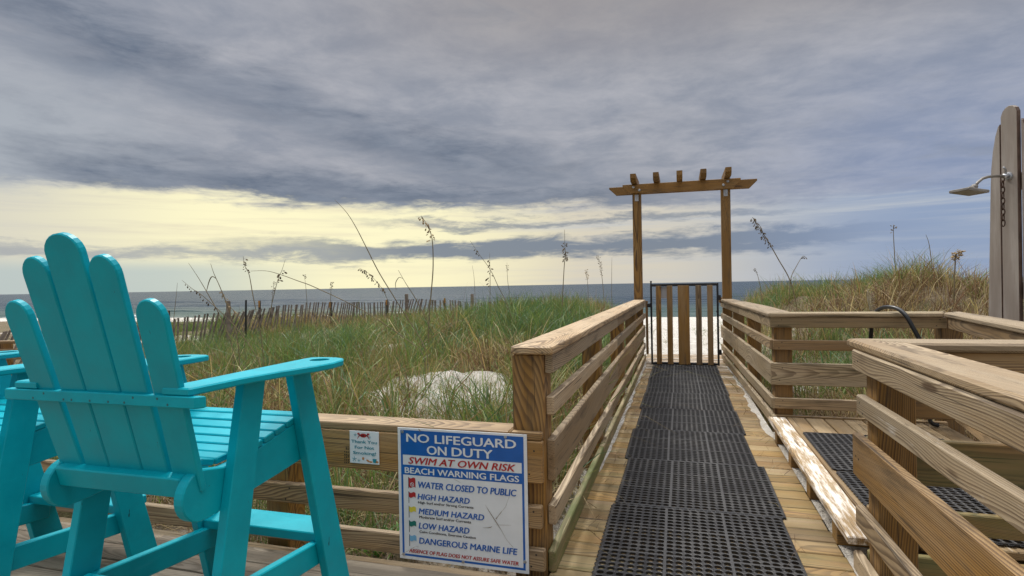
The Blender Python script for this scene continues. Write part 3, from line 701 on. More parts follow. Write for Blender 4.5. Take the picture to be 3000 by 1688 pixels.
b = MB(); b.board((-.475, 9.448, .925), (-.475, 9.448, .985), .055, .035, up=(1, 0, 0), ch=.003); b.tube([(-.455, 9.44, .98), (-.440, 9.42, 1.005), (-.425, 9.42, .985)], .006, 6); b.build('latch', STEEL_BLACK, gt)
for zz in (1.07, .22):
    b = MB(); b.board((.598, 9.45, zz - .04), (.598, 9.45, zz + .04), .036, .030, up=(1, 0, 0), ch=.003); b.build('hinge', STEEL_BLACK, gt)
b = MB(); b.tube([(.556, 9.42, .88), (.545, 9.39, .86), (.56, 9.38, .82), (.585, 9.40, .80), (.61, 9.44, .79)], .006, 6); b.build('handle', STEEL_BLACK, gt)
b = MB(); b.board((-.245, 9.468, 1.065), (-.245, 9.468, 1.25), .12, .004, up=(1, 0, 0), ch=.001); b.build('notice_plate', PLASTIC_GREY, gt)

# ------------------------------------------------------------------ rubber mats
def mat_mesh():
    mb = MB(); N = 21; S = .914; p = (S - .012) / N; r = .0170; H_ = .0130; K = 12
    cs = []
    V = []; F = []
    for i in range(N):
        for j in range(N):
            cx_ = -S / 2 + .006 + (i + .5) * p; cy_ = .006 + (j + .5) * p; o = len(V)
            for ring in range(5):
                for k in range(K):
                    t = 2 * math.pi * (k + .5) / K; c, s_ = math.cos(t), math.sin(t)
                    if ring == 0:
                        f = (p / 2) / max(abs(c), abs(s_)); V.append((cx_ + c * f, cy_ + s_ * f, H_ - .0022))
                    elif ring == 1: V.append((cx_ + c * (r + .0042), cy_ + s_ * (r + .0042), H_ - .0016))
                    elif ring == 2: V.append((cx_ + c * (r + .0025), cy_ + s_ * (r + .0025), H_))
                    elif ring == 3: V.append((cx_ + c * r, cy_ + s_ * r, H_ - .0008))
                    else: V.append((cx_ + c * r, cy_ + s_ * r, .0008))
            for ring in range(4):
                for k in range(K):
                    k2 = (k + 1) % K; F.append((o + ring * K + k, o + ring * K + k2, o + (ring + 1) * K + k2, o + (ring + 1) * K + k))
            # square corners are left out by the ring: fill them
            for sx, sy in ((1, 1), (-1, 1), (-1, -1), (1, -1)):
                V.append((cx_ + sx * p / 2, cy_ + sy * p / 2, H_ - .0022)); cidx = len(V) - 1
                ks = sorted(range(K), key=lambda k: (V[o + k][0] - V[cidx][0]) ** 2 + (V[o + k][1] - V[cidx][1]) ** 2)[:2]
                a0, a1 = (ks if ((ks[1] - ks[0]) % K) == 1 else ks[::-1]); F.append((o + a1, o + a0, cidx))
    mb.add(V, F)
    # raised seams between the nine sections, and the rim
    for q in (1, 2):
        xx = -S / 2 + .006 + 7 * q * p; yy = .006 + 7 * q * p
        mb.board((xx, .004, H_ - .0016), (xx, S - .004, H_ - .0006), .014, .0040, up=(1, 0, 0), ch=.0008, warp=0, seg=1, g=1.)
        mb.board((-S / 2 + .004, yy, H_ - .0018), (S / 2 - .004, yy, H_ - .0008), .014, .0040, up=(0, 1, 0), ch=.0008, warp=0, seg=1, g=1.)
    for xx in (-S / 2 + .004, S / 2 - .004): mb.board((xx, 0, .0066), (xx, S, .0066), .012, .0130, up=(1, 0, 0), ch=.003, warp=0, seg=1)
    for yy in (.004, S - .004): mb.board((-S / 2 + .010, yy, .0064), (S / 2 - .010, yy, .0064), .012, .0126, up=(0, 1, 0), ch=.003, warp=0, seg=1)
    # connector loops on two edges
    for j in range(N):
        yy = .006 + (j + .5) * p
        mb.tube([(-S / 2 + .001 - .009 * math.sin(t), yy + .011 * math.cos(t), .007) for t in np.linspace(0, math.pi, 6)], .0032, 5)
        xx = -S / 2 + .006 + (j + .5) * p
        mb.tube([(xx + .011 * math.cos(t), -.001 - .009 * math.sin(t), .007) for t in np.linspace(0, math.pi, 6)], .0032, 5)
    return mb
m0 = mat_mesh().build('rubber_mat', RUBBER)
MATS = [(.066, 2.522, .006, 1., 'black perforated rubber mat nearest the camera on the boardwalk'),
        (.080, 3.436, -.006, 1.012, 'perforated rubber mat second from the camera on the boardwalk, its connector edge jutting right'),
        (.052, 4.345, .007, 1.0, 'third rubber mat along the boardwalk, beside the sandy platform front'),
        (.066, 5.235, -.004, 1.0, 'fourth rubber mat along the boardwalk, level with the right rail corner'),
        (.050, 6.128, -.008, 1.012, 'fifth rubber mat along the boardwalk, midway to the gate'),
        (.066, 7.022, .006, 1.02, 'third rubber mat back from the gate, pale with sand'),
        (.058, 7.910, -.002, 1.03, 'second rubber mat back from the gate on the boardwalk'),
        (.062, 8.840, .002, 1.035, 'last rubber mat, lying under the bottom of the gate')]
for i, (x, y, rz, s_, lab) in enumerate(MATS):
    o = m0 if i == 0 else m0.copy()
    if i: col.objects.link(o)
    o.location = (x, y, .0013 + .001 * (i % 2)); o.rotation_euler = (0, 0, rz); o.scale = (s_, .985 if i < 6 else .99, 1)
    tag(o, lab, 'mat', 'black rubber mats on the boardwalk')
for (x, y, rz, lab) in ((1.352, 3.935, .0, 'black rubber mat on the shower platform, the farther of two'), (1.366, 2.990, .01, 'black rubber mat on the shower platform behind the corner railing post')):
    o = m0.copy(); col.objects.link(o); o.location = (x, y, .1412); o.rotation_euler = (0, 0, rz); tag(o, lab, 'mat', 'black rubber mats on the shower platform')

# ------------------------------------------------------------------ adirondack chairs
CS = .92; CX = -1.925
def cw(u, v, z): return Vector(((CX + u) * CS, v * CS, CAMH - (CAMH - z) * CS))
ZF = CAMH - CAMH / CS                                               # floor in chair space
CHIP = simple("rusty_painted_screw", (.015, .13, .15), .5, .2)
def make_chair():
    root = empty('adirondack_chair', cw(0, 1.9, ZF), 'turquoise tall adirondack chair in front, seen from behind with its five slat fan back', 'chair', 'turquoise adirondack chairs on the deck')
    ex, ey, ez = Vector((CS, 0, 0)), Vector((0, CS, 0)), Vector((0, 0, CS))
    O_ = Vector((CX * CS, 0, CAMH - CAMH * CS))
    PT = PAINT
    # arms
    for s_ in (-1, 1):
        pol = [(.285, 1.487), (.392, 1.487), (.400, 1.497), (.412, 1.70), (.446, 1.88), (.492, 2.03), (.507, 2.13), (.497, 2.215), (.465, 2.270), (.42, 2.292), (.37, 2.296), (.318, 2.292), (.290, 2.275), (.284, 2.24)]
        pol = [(s_ * p, q) for p, q in pol]
        b = MB(); b.prism(pol, .9735, 1.0, axis=(0, 1, 0), ch=.005, frame=(O_, ex, ey, ez), hole=(s_ * .385, 2.205, .043)); b.build('armrest', PT, root)
    # A-frame legs, planks 38 mm thick
    for s_ in (-1, 1):
        for nm, v0, v1, vb0, vb1 in (('rear_leg', 1.768, 1.882, 1.768 - .205 * (.972 - ZF), 1.882 - .185 * (.972 - ZF)), ('front_leg', 2.040, 2.158, 2.040 + .235 * (.972 - ZF), 2.158 + .268 * (.972 - ZF))):
            b = MB(); b.prism([(v0, .973), (v1, .973), (vb1, ZF), (vb0, ZF)], -.0205, .0205, axis=(0, 1, 0), ch=.0035, frame=(O_ + ex * (s_ * .3465), ey, ez, ex)); b.build(nm, PT, root)
    # seat sides with rounded tails
    arc = [(1.607 + .090 * math.cos(t), .606 + .090 * math.sin(t)) for t in np.linspace(R(95), R(262), 14)]
    prof = [(2.165, .745), (2.10, .738), (2.0, .716), (1.88, .692), (1.78, .678), (1.70, .674)] + arc + [(1.67, .520), (1.84, .540), (2.0, .555), (2.165, .573)]
    for s_ in (-1, 1):
        b = MB(); b.prism(prof, -.020, .020, axis=(1, 0, 0), ch=.004, frame=(O_ + ex * (s_ * .3065), ey, ez, ex)); b.build('seat_side', PT, root)
    # seat slats
    top = [(1.622, .700), (1.70, .676), (1.78, .6805), (1.88, .6945), (2.0, .7185), (2.10, .7405), (2.165, .7475), (2.200, .742), (2.215, .70)]
    tv = [p[0] for p in top]; tz = [p[1] for p in top]
    v = 1.640
    while v < 2.175:
        va, vb = v, v + .0605; za, zb = np.interp([va, vb], tv, tz)
        b = MB(); d = Vector((0, vb - va, zb - za)); mid = cw(0, (va + vb) / 2, (za + zb) / 2 + .0125)
        hw = .328 if va > 1.72 else .285
        b.board(mid - ex * hw, mid + ex * hw, d.length * CS - .002, .023, up=(0, d.y, d.z), ch=.004); b.build('seat_slat', PT, root)
        v += .0685
    # back: five fanned slats
    k = -.27
    def bk(u, z, off=0.): return (u, z)
    exb = ex; dirb = Vector((0, k, 1)); eyb = Vector((0, k * CS, CS)); ezb = Vector((0, CS, -k * CS)) / math.sqrt(1 + k * k)
    Ob = O_ + ey * (1.4945 - k * .98) + ez * 0
    c0 = .016
    for ub, ut, wb_, wt_, zt in ((-.262, -.300, .113, .114, 1.292), (-.1335, -.146, .112, .117, 1.437), (0., 0., .149, .156, 1.507), (.1335, .146, .112, .117, 1.434), (.262, .294, .113, .114, 1.290)):
        pts = []
        z0 = .622; zs = zt - .062
        lean = (ut - ub) / (1.30 - .65)
        cu = lambda z: c0 + ub + lean * (z - .65); wd = lambda z: (wb_ + (wt_ - wb_) * min(1, (z - .65) / .65)) / 2
        pts += [(cu(z0) - wd(z0), z0), (cu(z0) + wd(z0), z0), (cu(zs) + wd(zs), zs)]
        h = .062
        for t in np.linspace(R(12), R(168), 11): pts.append((cu(zs) + wd(zs) * math.cos(t) * 1.0, zs + h * math.sin(t)))
        pts.append((cu(zs) - wd(zs), zs))
        b = MB(); b.prism(pts, 0, .026, axis=(0, 1, 0), ch=.004, frame=(Ob, exb, eyb, ezb)); b.build('back_slat', PT, root)
    # cross members
    b = MB(); b.prism([(-.437, 1.483), (.418, 1.483), (.440, 1.510), (-.437, 1.510)], .934, .973, axis=(1, 0, 0), ch=.003, frame=(O_, ex, ey, ez))
    for u in (-.30, -.25, -.155, -.11, -.03, .06, .13, .165, .27, .31): b.disc(cw(u + random.uniform(-.006, .006), 1.4835, .953 + random.choice((-.009, .009))), (0, -1, 0), .0042, .001, 8, 1)
    b.build('upper_back_rail', [PT, CHIP], root)
    b = MB(); b.board(cw(-.286, 1.5725, .646), cw(.286, 1.5725, .646), .076 * CS, .042 * CS, up=(0, -.25, 1), ch=.004); b.build('lower_back_rail', PT, root)
    b = MB(); b.board(cw(-.3255, 2.335, .179), cw(.3255, 2.335, .179), .165 * CS, .045 * CS, up=(0, 1, .03), ch=.004); b.build('footrest', PT, root)
    for s_ in (-1, 1):
        b = MB(); b.board(cw(s_ * .3058, 1.52, .175), cw(s_ * .3058, 2.34, .102), .104 * CS, .038 * CS, ch=.004); b.build('side_stretcher', PT, root)
    b = MB(); b.board(cw(-.286, 1.62, .215), cw(.286, 1.62, .215), .085 * CS, .038 * CS, up=(0, 1, 0), ch=.004); b.build('rear_stretcher', PT, root)
    return root
ch1 = make_chair()
ch2 = copy_tree(ch1); ch2.location = ch1.location + Vector((-1.125, .03, 0))
ch2['label'] = 'turquoise adirondack chair farther left, only its armrests, legs and seat slats in view'

# ------------------------------------------------------------------ signs
def text_mesh(mb, body, x0, x1, z0, h, y, mi=0, bold=0., shear=0., align='fit', depth=.0006, space=1.0):
    cu = bpy.data.curves.new('t', 'FONT'); cu.body = body; cu.size = 1.; cu.offset = 0; cu.shear = shear; cu.space_character = space; cu.resolution_u = 3
    ob = bpy.data.objects.new('t', cu); col.objects.link(ob)
    dg = bpy.context.evaluated_depsgraph_get(); dg.update(); me = bpy.data.meshes.new_from_object(ob.evaluated_get(dg))
    n = len(me.vertices); co = np.zeros(n * 3); me.vertices.foreach_get('co', co); co = co.reshape(-1, 3)
    lo, hi_ = co.min(0), co.max(0)
    cap = .729 if any(c.isupper() or c.isdigit() for c in body) else .55
    base = min(lo[1], 0) if body.isupper() else 0
    sx = (x1 - x0) / (hi_[0] - lo[0]); sz = h / cap
    hv = .044 * h if bold >= .01 else 0.
    for q, (ox, oz) in enumerate(((0, 0), (-1, 0), (1, 0), (0, .7), (0, -.7)) if hv else ((0, 0),)):
        V = [((p[0] - lo[0]) * sx + x0 + ox * hv, y - .00012 * q, p[1] * sz + z0 + oz * hv * .6) for p in co]
        mb.add(V, [tuple(p.vertices) for p in me.polygons], None, mi=mi)
    bpy.data.objects.remove(ob); bpy.data.curves.remove(cu); bpy.data.meshes.remove(me)
def rect(mb, x0, x1, z0, z1, y, mi=0):
    mb.add([(x0, y, z0), (x1, y, z0), (x1, y, z1), (x0, y, z1)], [(0, 1, 2, 3)], mi=mi)
SY = 2.4975; SX0, SX1, SZ0, SZ1 = -1.315, -.671, .010, .641; SW, SH = SX1 - SX0, SZ1 - SZ0
sg = empty('beach_warning_sign', ((SX0 + SX1) / 2, SY, SZ0), 'square blue and white no lifeguard beach warning flags sign on the low railing', 'sign')
b = MB(); b.board((SX0, SY - .002, (SZ0 + SZ1) / 2), (SX1, SY - .002, (SZ0 + SZ1) / 2), SH, .004, ch=.001, warp=0.0, seg=1); b.build('panel', SIGN_W, sg)
yf = SY - .0045
def sx(f): return SX0 + f * SW
def sz(f): return SZ1 - f * SH
b = MB()
B0, B1, C0, C1 = .024, .976, .040, .960
for (xa, xb, za, zb) in ((B0, B1, .017, .205), (B0, B1, .281, .357)): rect(b, sx(xa), sx(xb), sz(zb), sz(za), yf)
for (xa, xb, za, zb) in ((B0, C0, .205, .281), (C1, B1, .205, .281), (B0, C0, .357, .976), (C1, B1, .357, .976), (C0, C1, .960, .976)): rect(b, sx(xa), sx(xb), sz(zb), sz(za), yf)
b.build('blue_field', SIGN_B, sg)
yt = yf - .0008
def lettering(name, m, lines):
    for (body, xa, xb, za, zb, bold, shear) in lines:
        b = MB(); text_mesh(b, body, sx(xa), sx(xb), sz(zb), (zb - za) * SH, yt, bold=bold, shear=shear); b.build(name, m, sg)
lettering('white_lettering', SIGN_W, [('NO LIFEGUARD', .074, .920, .039, .104, .010, 0), ('ON', .239, .392, .123, .190, .010, 0), ('DUTY', .436, .745, .123, .190, .010, 0), ('BEACH WARNING FLAGS', .056, .938, .297, .344, .010, 0)])
lettering('red_lettering', SIGN_R, [('SWIM AT OWN RISK', .087, .914, .217, .270, .010, .25), ('ABSENCE OF FLAG DOES NOT ASSURE SAFE WATER', .079, .924, .917, .945, .03, .2)])
lettering('blue_lettering', SIGN_B, [('WATER CLOSED TO PUBLIC', .163, .918, .398, .448, .010, .17), ('HIGH HAZARD', .156, .566, .491, .535, .010, .17), ('MEDIUM HAZARD', .163, .674, .601, .646, .010, .17), ('LOW HAZARD', .161, .560, .710, .756, .010, .17), ('DANGEROUS MARINE LIFE', .162, .917, .823, .870, .010, .12)])
lettering('black_lettering', SIGN_K, [('High Surf and/or Strong Currents', .159, .594, .549, .567, .03, .0), ('Moderate Surf and/or Currents', .166, .573, .658, .677, .03, .0), ('Calm Conditions, Exercise Caution', .166, .608, .770, .788, .03, .0)])
for i, (z0, zb, zp, m_, lab) in enumerate(((.376, .448, .460, SIGN_R, 'dark red flag with a white ring'), (.486, .524, .571, SIGN_R, 'plain red flag'), (.595, .634, .682, SIGN_Y, 'yellow flag'), (.704, .743, .791, SIGN_G, 'green flag'), (.813, .855, .899, SIGN_LB, 'light blue flag'))):
    b = MB(); N = 8
    V = []; F = []
    for q in range(N + 1):
        f = q / N; wv = .006 * math.sin(f * 2 * math.pi)
        V += [(sx(.0855 + .054 * f), yt, sz(z0 + wv + .006 * f)), (sx(.0855 + .054 * f), yt, sz(zb + wv + .003 * f))]
    for q in range(N): F.append((2 * q + 1, 2 * q + 3, 2 * q + 2, 2 * q))
    b.add(V, F); fo = b.build('flag', m_, sg, lab)
    b = MB(); rect(b, sx(.0815), sx(.0855), sz(zp), sz(z0 - .003), yt); b.build('flagpole', SIGN_K, fo)
    if i == 0:
        b = MB(); cx_, cz_ = sx(.113), sz(.428); V = []; F = []
        for q in range(20):
            t = 2 * math.pi * q / 20
            for rr_ in (.0075, .0098): V.append((cx_ + rr_ * math.cos(t), yt - .0006, cz_ + rr_ * math.sin(t)))
        for q in range(20): a0 = 2 * q; a1 = 2 * ((q + 1) % 20); F.append((a0, a1, a1 + 1, a0 + 1))
        b.add(V, F); b.add([(cx_ - .007, yt - .0006, cz_ + .005), (cx_ + .005, yt - .0006, cz_ - .007), (cx_ + .007, yt - .0006, cz_ - .005), (cx_ - .005, yt - .0006, cz_ + .007)], [(0, 1, 2, 3)])
        b.build('ring', SIGN_W, fo)
b = MB()
for (px, pz) in ((.040, .031), (.844, .024), (.034, .966), (.972, .912), (.508, .968)):
    b = MB(); b.disc((sx(px), yf + .0005, sz(pz)), (0, -1, 0), .0075, .004, 10); b.build('screw', STEEL, sg)
b = MB()
def crease(pts, w_):
    P_ = [Vector((sx(a_), yt - .0007, sz(c_))) for a_, c_ in pts]
    for q in range(len(P_) - 1):
        d = (P_[q + 1] - P_[q]).normalized(); nn = Vector((-d.z, 0, d.x)); wa, wb = w_[q], w_[q + 1]
        b.add([P_[q] + nn * wa, P_[q] - nn * wa, P_[q + 1] - nn * wb, P_[q + 1] + nn * wb], [(0, 1, 2, 3)])
crease([(.866, .451), (.837, .529), (.812, .562), (.796, .581), (.778, .606), (.763, .625)], [.0003, .0005, .0004, .0013, .0007, .0022])
crease([(.686, .530), (.712, .572), (.763, .645), (.800, .700), (.842, .770), (.888, .819)], [.0002, .0012, .0018, .0007, .0004, .0006])
crease([(.663, .700), (.700, .696), (.722, .690), (.735, .682)], [.0003, .0010, .0016, .0003])
crease([(.760, .668), (.820, .664), (.877, .659)], [.0003, .0006, .0002])
crease([(.447, .360), (.475, .372), (.502, .384)], [.0002, .0007, .0002])
crease([(.172, .002), (.186, .014), (.183, .027)], [.0010, .0022, .0006])
b.build('crease', CREASE, sg)

ns = empty('smoking_notice', (-1.498, SY, .452), 'small white thank you for not smoking notice with a red crab', 'sign')
NX0, NX1, NZ0, NZ1 = -1.5785, -1.4175, .452, .6115
nx = lambda f: NX0 + f * (NX1 - NX0)
nz_ = lambda f: NZ1 - f * (NZ1 - NZ0)
b = MB(); b.board((NX0, SY - .002, (NZ0 + NZ1) / 2), (NX1, SY - .002, (NZ0 + NZ1) / 2), NZ1 - NZ0, .004, ch=.001, warp=0, seg=1); b.build('panel', SIGN_W, ns)
for body, xa, xb, za, zb in (('Thank You', .06, .94, .275, .37), ('For Not', .18, .84, .45, .545), ('Smoking!', .12, .90, .62, .715)): b = MB(); text_mesh(b, body, nx(xa), nx(xb), nz_(zb), (zb - za) * (NZ1 - NZ0), yt, bold=.01); b.build('lettering', SIGN_T, ns)
def blob(b, pts, y=yt): b.add([(nx(p[0]), y, nz_(p[1])) for p in pts], [tuple(range(len(pts)))])
def ell(cx_, cy_, rx, ry, n=14, rot=0.): return [(cx_ + rx * math.cos(t) * math.cos(rot) - ry * math.sin(t) * math.sin(rot), cy_ - rx * math.cos(t) * math.sin(rot) - ry * math.sin(t) * math.cos(rot)) for t in np.linspace(0, 2 * math.pi, n, endpoint=False)]
b = MB(); blob(b, ell(.48, .13, .115, .062))
for s_ in (-1, 1):
    blob(b, ell(.48 + s_ * .165, .085, .045, .03)); blob(b, ell(.48 + s_ * .13, .115, .05, .014, rot=s_ * .6))
    for q in range(3): blob(b, ell(.48 + s_ * (.13 + .025 * q), .15 + .035 * q - .02, .06, .010, 8, rot=-s_ * (.4 + .25 * q)))
b.build('crab', SIGN_R, ns)
b = MB(); blob(b, ell(.47, .14, .03, .03))
for cx_, cy_, r in ((.16, .87, .085), (.31, .91, .055), (.20, .12, .055), (.70, .17, .05)):
    for q in range(5):
        t = q * 2 * math.pi / 5 + .3; blob(b, ell(cx_ + r * .5 * math.cos(t), cy_ - r * .5 * math.sin(t), r * .55, r * .10, 8, rot=t), yt - .0003 * q)
b.build('starfish', SIGN_T, ns)
b = MB(); blob(b, ell(.62, .90, .06, .028, rot=-.5)); blob(b, ell(.72, .93, .06, .025)); blob(b, ell(.93, .92, .05, .03)); blob(b, ell(.46, .84, .04, .045)); b.build('shells', SIGN_O, ns)
b = MB(); blob(b, [(.78, .83), (.92, .83), (.90, .95), (.80, .95)]); b.build('bucket', SIGN_T, ns)

# ------------------------------------------------------------------ outdoor shower tower
TB = Vector((2.60, 5.945, 0)); ub = Vector((math.cos(R(-68)), math.sin(R(-68)), 0)); un = Vector((ub.y, -ub.x, 0))
tw = empty('shower_tower', (2.75, 5.85, -.2), 'tall silvery plank shower tower with a rounded surfboard top', 'shower tower')
def tower_board(off, u0, prof, proud, name='tower_board'):
    b = MB(); b.prism(prof, 0, .036, axis=(0, 1, 0), ch=.003, frame=(TB + ub * u0 + un * proud, ub, Vector((0, 0, 1)), un)); 
    for k, f in enumerate(b.f):
        p = [Vector(b.v[i]) for i in f[:3]]; nn = (p[1] - p[0]).cross(p[2] - p[0])
        if nn.length > 0 and abs(nn.normalized().dot(ub)) > .6: b.mi[k] = 1
    b.build(name, [GREYWOOD, EDGEWOOD], tw)
lb = [(0, -.25), (.142, -.25), (.142, 2.60), (.126, 2.585), (.100, 2.51), (.075, 2.38), (.058, 2.23), (.050, 2.05), (.036, 1.6), (.018, 1.1), (.004, .6)]
cb = [(0, -.25), (.142, -.25), (.142, 2.67), (.128, 2.705), (.100, 2.725), (.07, 2.73), (.042, 2.72), (.016, 2.695), (0, 2.655)]
rb = [(.142 - p[0], p[1]) for p in lb][::-1]
tower_board(0, -.012, lb, 0); tower_board(0, .150, cb, .012); tower_board(0, .312, rb, 0)
for zz in (.35, 1.2, 2.1):
    b = MB(); b.board(TB + ub * .07 - un * .020 + Vector((0, 0, zz)), TB + ub * .42 - un * .020 + Vector((0, 0, zz)), .14, .038, g=.8); b.build('back_brace', EDGEWOOD, tw)
sh = empty('shower_fixture', TB + ub * .218 + un * .048 + Vector((0, 0, 2.17)), 'taupe square rain shower head on a bent arm fixed to the shower tower', 'shower head')
S0 = TB + ub * .218 + un * .048
zb_ = 2.148
b = MB(); b.tube([S0 + un * t + Vector((0, 0, z)) for t, z in ((.03, zb_), (.12, zb_), (.19, zb_ - .006), (.24, zb_ - .020), (.28, zb_ - .05), (.31, zb_ - .085))], .0115, 10); b.build('arm', TAUPE, sh)
b = MB(); b.tube([S0 + un * .305 + Vector((0, 0, zb_ - .08)), S0 + un * .327 + Vector((0, 0, zb_ - .10))], [.022, .026], 12); b.tube([S0 + un * .327 + Vector((0, 0, zb_ - .10)), S0 + un * .34 + Vector((0, 0, zb_ - .112))], [.026, .034], 12); b.build('swivel', TAUPE, sh)
b = MB(); hc = S0 + un * .365 + Vector((0, 0, zb_ - .128)); tilt = (un * .97 + Vector((0, 0, .12))).normalized(); hn = ub.cross(tilt).normalized()
b.board(hc - tilt * .095, hc + tilt * .095, .19, .024, up=tuple(ub), ch=.009, warp=0, seg=1); b.build('head', TAUPE, sh)
b = MB(); b.disc(S0 + Vector((0, 0, zb_)), un, .034, .012, 14); b.tube([S0 + un * .008 + Vector((0, 0, zb_)), S0 + un * .05 + Vector((0, 0, zb_))], .019, 10); b.tube([S0 + un * .03 + Vector((0, 0, zb_)), S0 + un * .03 + Vector((0, 0, zb_ + .055)), S0 + un * .05 + Vector((0, 0, zb_ + .075))], .008, 8); b.build('valve', STEEL, sh)
chn = empty('pull_chain', S0 + un * .035 + Vector((0, 0, zb_ - .40)), 'rusty pull chain hanging from the shower valve', 'chain')
b = MB(); cp = S0 - ub * .022 + un * .035
for q in range(9):
    zc = zb_ + .005 - .022 - q * .046; ax_ = ub if q % 2 == 0 else (ub * .35 + un * .94)
    b.tube([cp + ax_ * (.0155 * math.cos(t)) + Vector((0, 0, zc + .030 * math.sin(t))) for t in np.linspace(0, 2 * math.pi, 12, endpoint=False)], .0046, 6, closed=True)
b.build('links', RUST, chn)
hs = MB()
hpts = [(1.60, 5.68, -.2), (1.60, 5.68, .35), (1.595, 5.67, .80), (1.61, 5.62, 1.0), (1.64, 5.54, 1.066), (1.68, 5.44, 1.080), (1.715, 5.36, 1.062), (1.745, 5.30, 1.01), (1.785, 5.27, .91), (1.83, 5.25, .79), (1.86, 5.25, .60), (1.87, 5.25, .32), (1.885, 5.255, .18), (1.94, 5.26, .158)]
fp = []
for q in range(len(hpts) - 1):
    p_ = [Vector(hpts[max(0, min(len(hpts) - 1, q + k))]) for k in (-1, 0, 1, 2)]
    for t in (0, .33, .66): fp.append(.5 * ((2 * p_[1]) + (p_[2] - p_[0]) * t + (2 * p_[0] - 5 * p_[1] + 4 * p_[2] - p_[3]) * t * t + (3 * p_[1] - p_[0] - 3 * p_[2] + p_[3]) * t ** 3))
fp.append(Vector(hpts[-1])); hs.tube(fp, .0165, 10)
tag(hs.build('garden_hose', HOSE), 'thick black hose arching over the right railing cap', 'hose')

# ------------------------------------------------------------------ sand fence on the dune
PICKET = simple("weathered_picket", (.185, .155, .130), .85, var=.45)
FSTAKE = simple("fence_stake_dark", (.05, .042, .036), .7, .2, var=.4)
FTIP = simple("stake_orange_tip", (.40, .20, .05), .7, var=.3)
LOG = simple("old_grey_timber", (.20, .165, .135), .85, var=.35)
line = [Vector(p) for p in ((-14.0, 5.4), (-12.2, 7.3), (-10.3, 9.5), (-9.3, 12.4), (-8.2, 15.9), (-6.9, 17.4), (-5.7, 18.6))]
fl = []
for a_, c_ in zip(line, line[1:]):
    n_ = int((c_ - a_).length / .084)
    for q in range(n_): fl.append(a_.lerp(c_, q / n_))
fence = empty('sand_fence', (-10.3, 9.5, float(ground(-10.3, 9.5))), 'leaning weathered picket sand fence half buried in dune grass', 'fence')
b = MB(); wires = [[], []]
for i, p in enumerate(fl):
    gz = float(ground(p.x, p.y)); t = i / len(fl)
    d = (fl[min(i + 1, len(fl) - 1)] - fl[max(i - 1, 0)]).normalized(); nn = Vector((-d.y, d.x))
    ph = vnoise(i * .1, 3., 1.6, 3)
    topz = .02 + .60 + .08 * float(vnoise(i * .1, 1., 2.2, 2)) + (0 if t < .55 else .05)
    lean = float((ph - .35) * 1.0) + .16 + random.gauss(0, .05); fwd = float(vnoise(i * .1, 8., 2.5, 6) - .5) * .5
    base = Vector((p.x, p.y, gz - .15)); tz = topz * (1. if random.random() > .06 else random.uniform(.5, .8))
    tip = Vector((p.x + d.x * lean * .6 + nn.x * fwd * .3 + random.uniform(-.02, .02), p.y + d.y * lean * .6 + nn.y * fwd * .3 + random.uniform(-.02, .02), gz + tz))
    b.board(base, tip, .038, .009, up=(d.x, d.y, 0), ch=.001, warp=.003, seg=1)
    wires[0].append(base.lerp(tip, .82) + Vector((nn.x, nn.y, 0)) * .006); wires[1].append(base.lerp(tip, .45) + Vector((nn.x, nn.y, 0)) * .006)
b.build('pickets', PICKET, fence)
b = MB()
for wl in wires: b.tube(wl, .003, 4)
b.build('wire', RUST, fence)
for i in range(18, len(fl), 24):
    p = fl[i]; gz = float(ground(p.x, p.y)); h_ = random.uniform(.72, .85)
    b = MB(); b.board((p.x - .03, p.y - .04, gz - .3), (p.x - .03 + random.uniform(-.03, .03), p.y - .04, gz + h_), .05, .04, up=(1, 0, 0)); b.build('stake', FSTAKE, fence)
    b = MB(); b.board((p.x - .03, p.y - .066, gz + h_ - .16), (p.x - .03, p.y - .066, gz + h_ - .005), .048, .010, up=(1, 0, 0)); b.build('stake_tip', FTIP, fence)
def timber(name, loc, h, r, m, lab, cat, lean=0.):
    gz = float(ground(loc[0], loc[1])); b = MB()
    b.tube([(loc[0], loc[1], gz - .3), (loc[0] + lean * .5, loc[1], gz + h * .5), (loc[0] + lean, loc[1], gz + h - .02), (loc[0] + lean, loc[1], gz + h)], [r, r, r * .96, r * .8], 10, smooth=False)
    return tag(b.build(name, m), lab, cat)
timber('timber_post', (-9.75, 10.6), .92, .048, LOG, 'thick grey timber post standing behind the sand fence on the left', 'post')
timber('timber_post', (-6.55, 17.75), .98, .055, LOG, 'stout dark timber post at the far right end of the sand fence', 'post')
timber('timber_post', (-8.35, 16.6), .88, .060, LOG, 'squat double thick timber post where the sand fence bends', 'post')
timber('metal_stake', (-8.95, 10.2), .92, .020, STEEL_BLACK, 'thin black metal stake between the thick post and the chair', 'stake', .03)
timber('metal_stake', (-10.55, 9.75), .80, .020, STEEL_BLACK, 'thin black metal stake just right of the chair back', 'stake')

ol = empty('distant_railing', (-9.6, 5.35, float(ground(-9.6, 5.35))), 'short stretch of wooden railing far to the left behind the chairs', 'railing')
for z0, h_ in ((.665, .04), (.50, .14), (.25, .14)):
    b = MB(); b.board((-13.5, 4.45, z0), (-8.5, 5.62, z0), h_, .09 if h_ < .1 else .038, g=.35, ch=.005); b.build('rail_board', WOOD, ol)
for t in (.1, .5, .9):
    px_, py_ = -13.5 + 5 * t, 4.52 + 1.17 * t
    b = MB(); b.board((px_, py_ + .09, float(ground(px_, py_)) - .2), (px_, py_ + .09, .645), .13, .13, up=(1, 0, 0), g=.05); b.build('post', WOOD, ol)

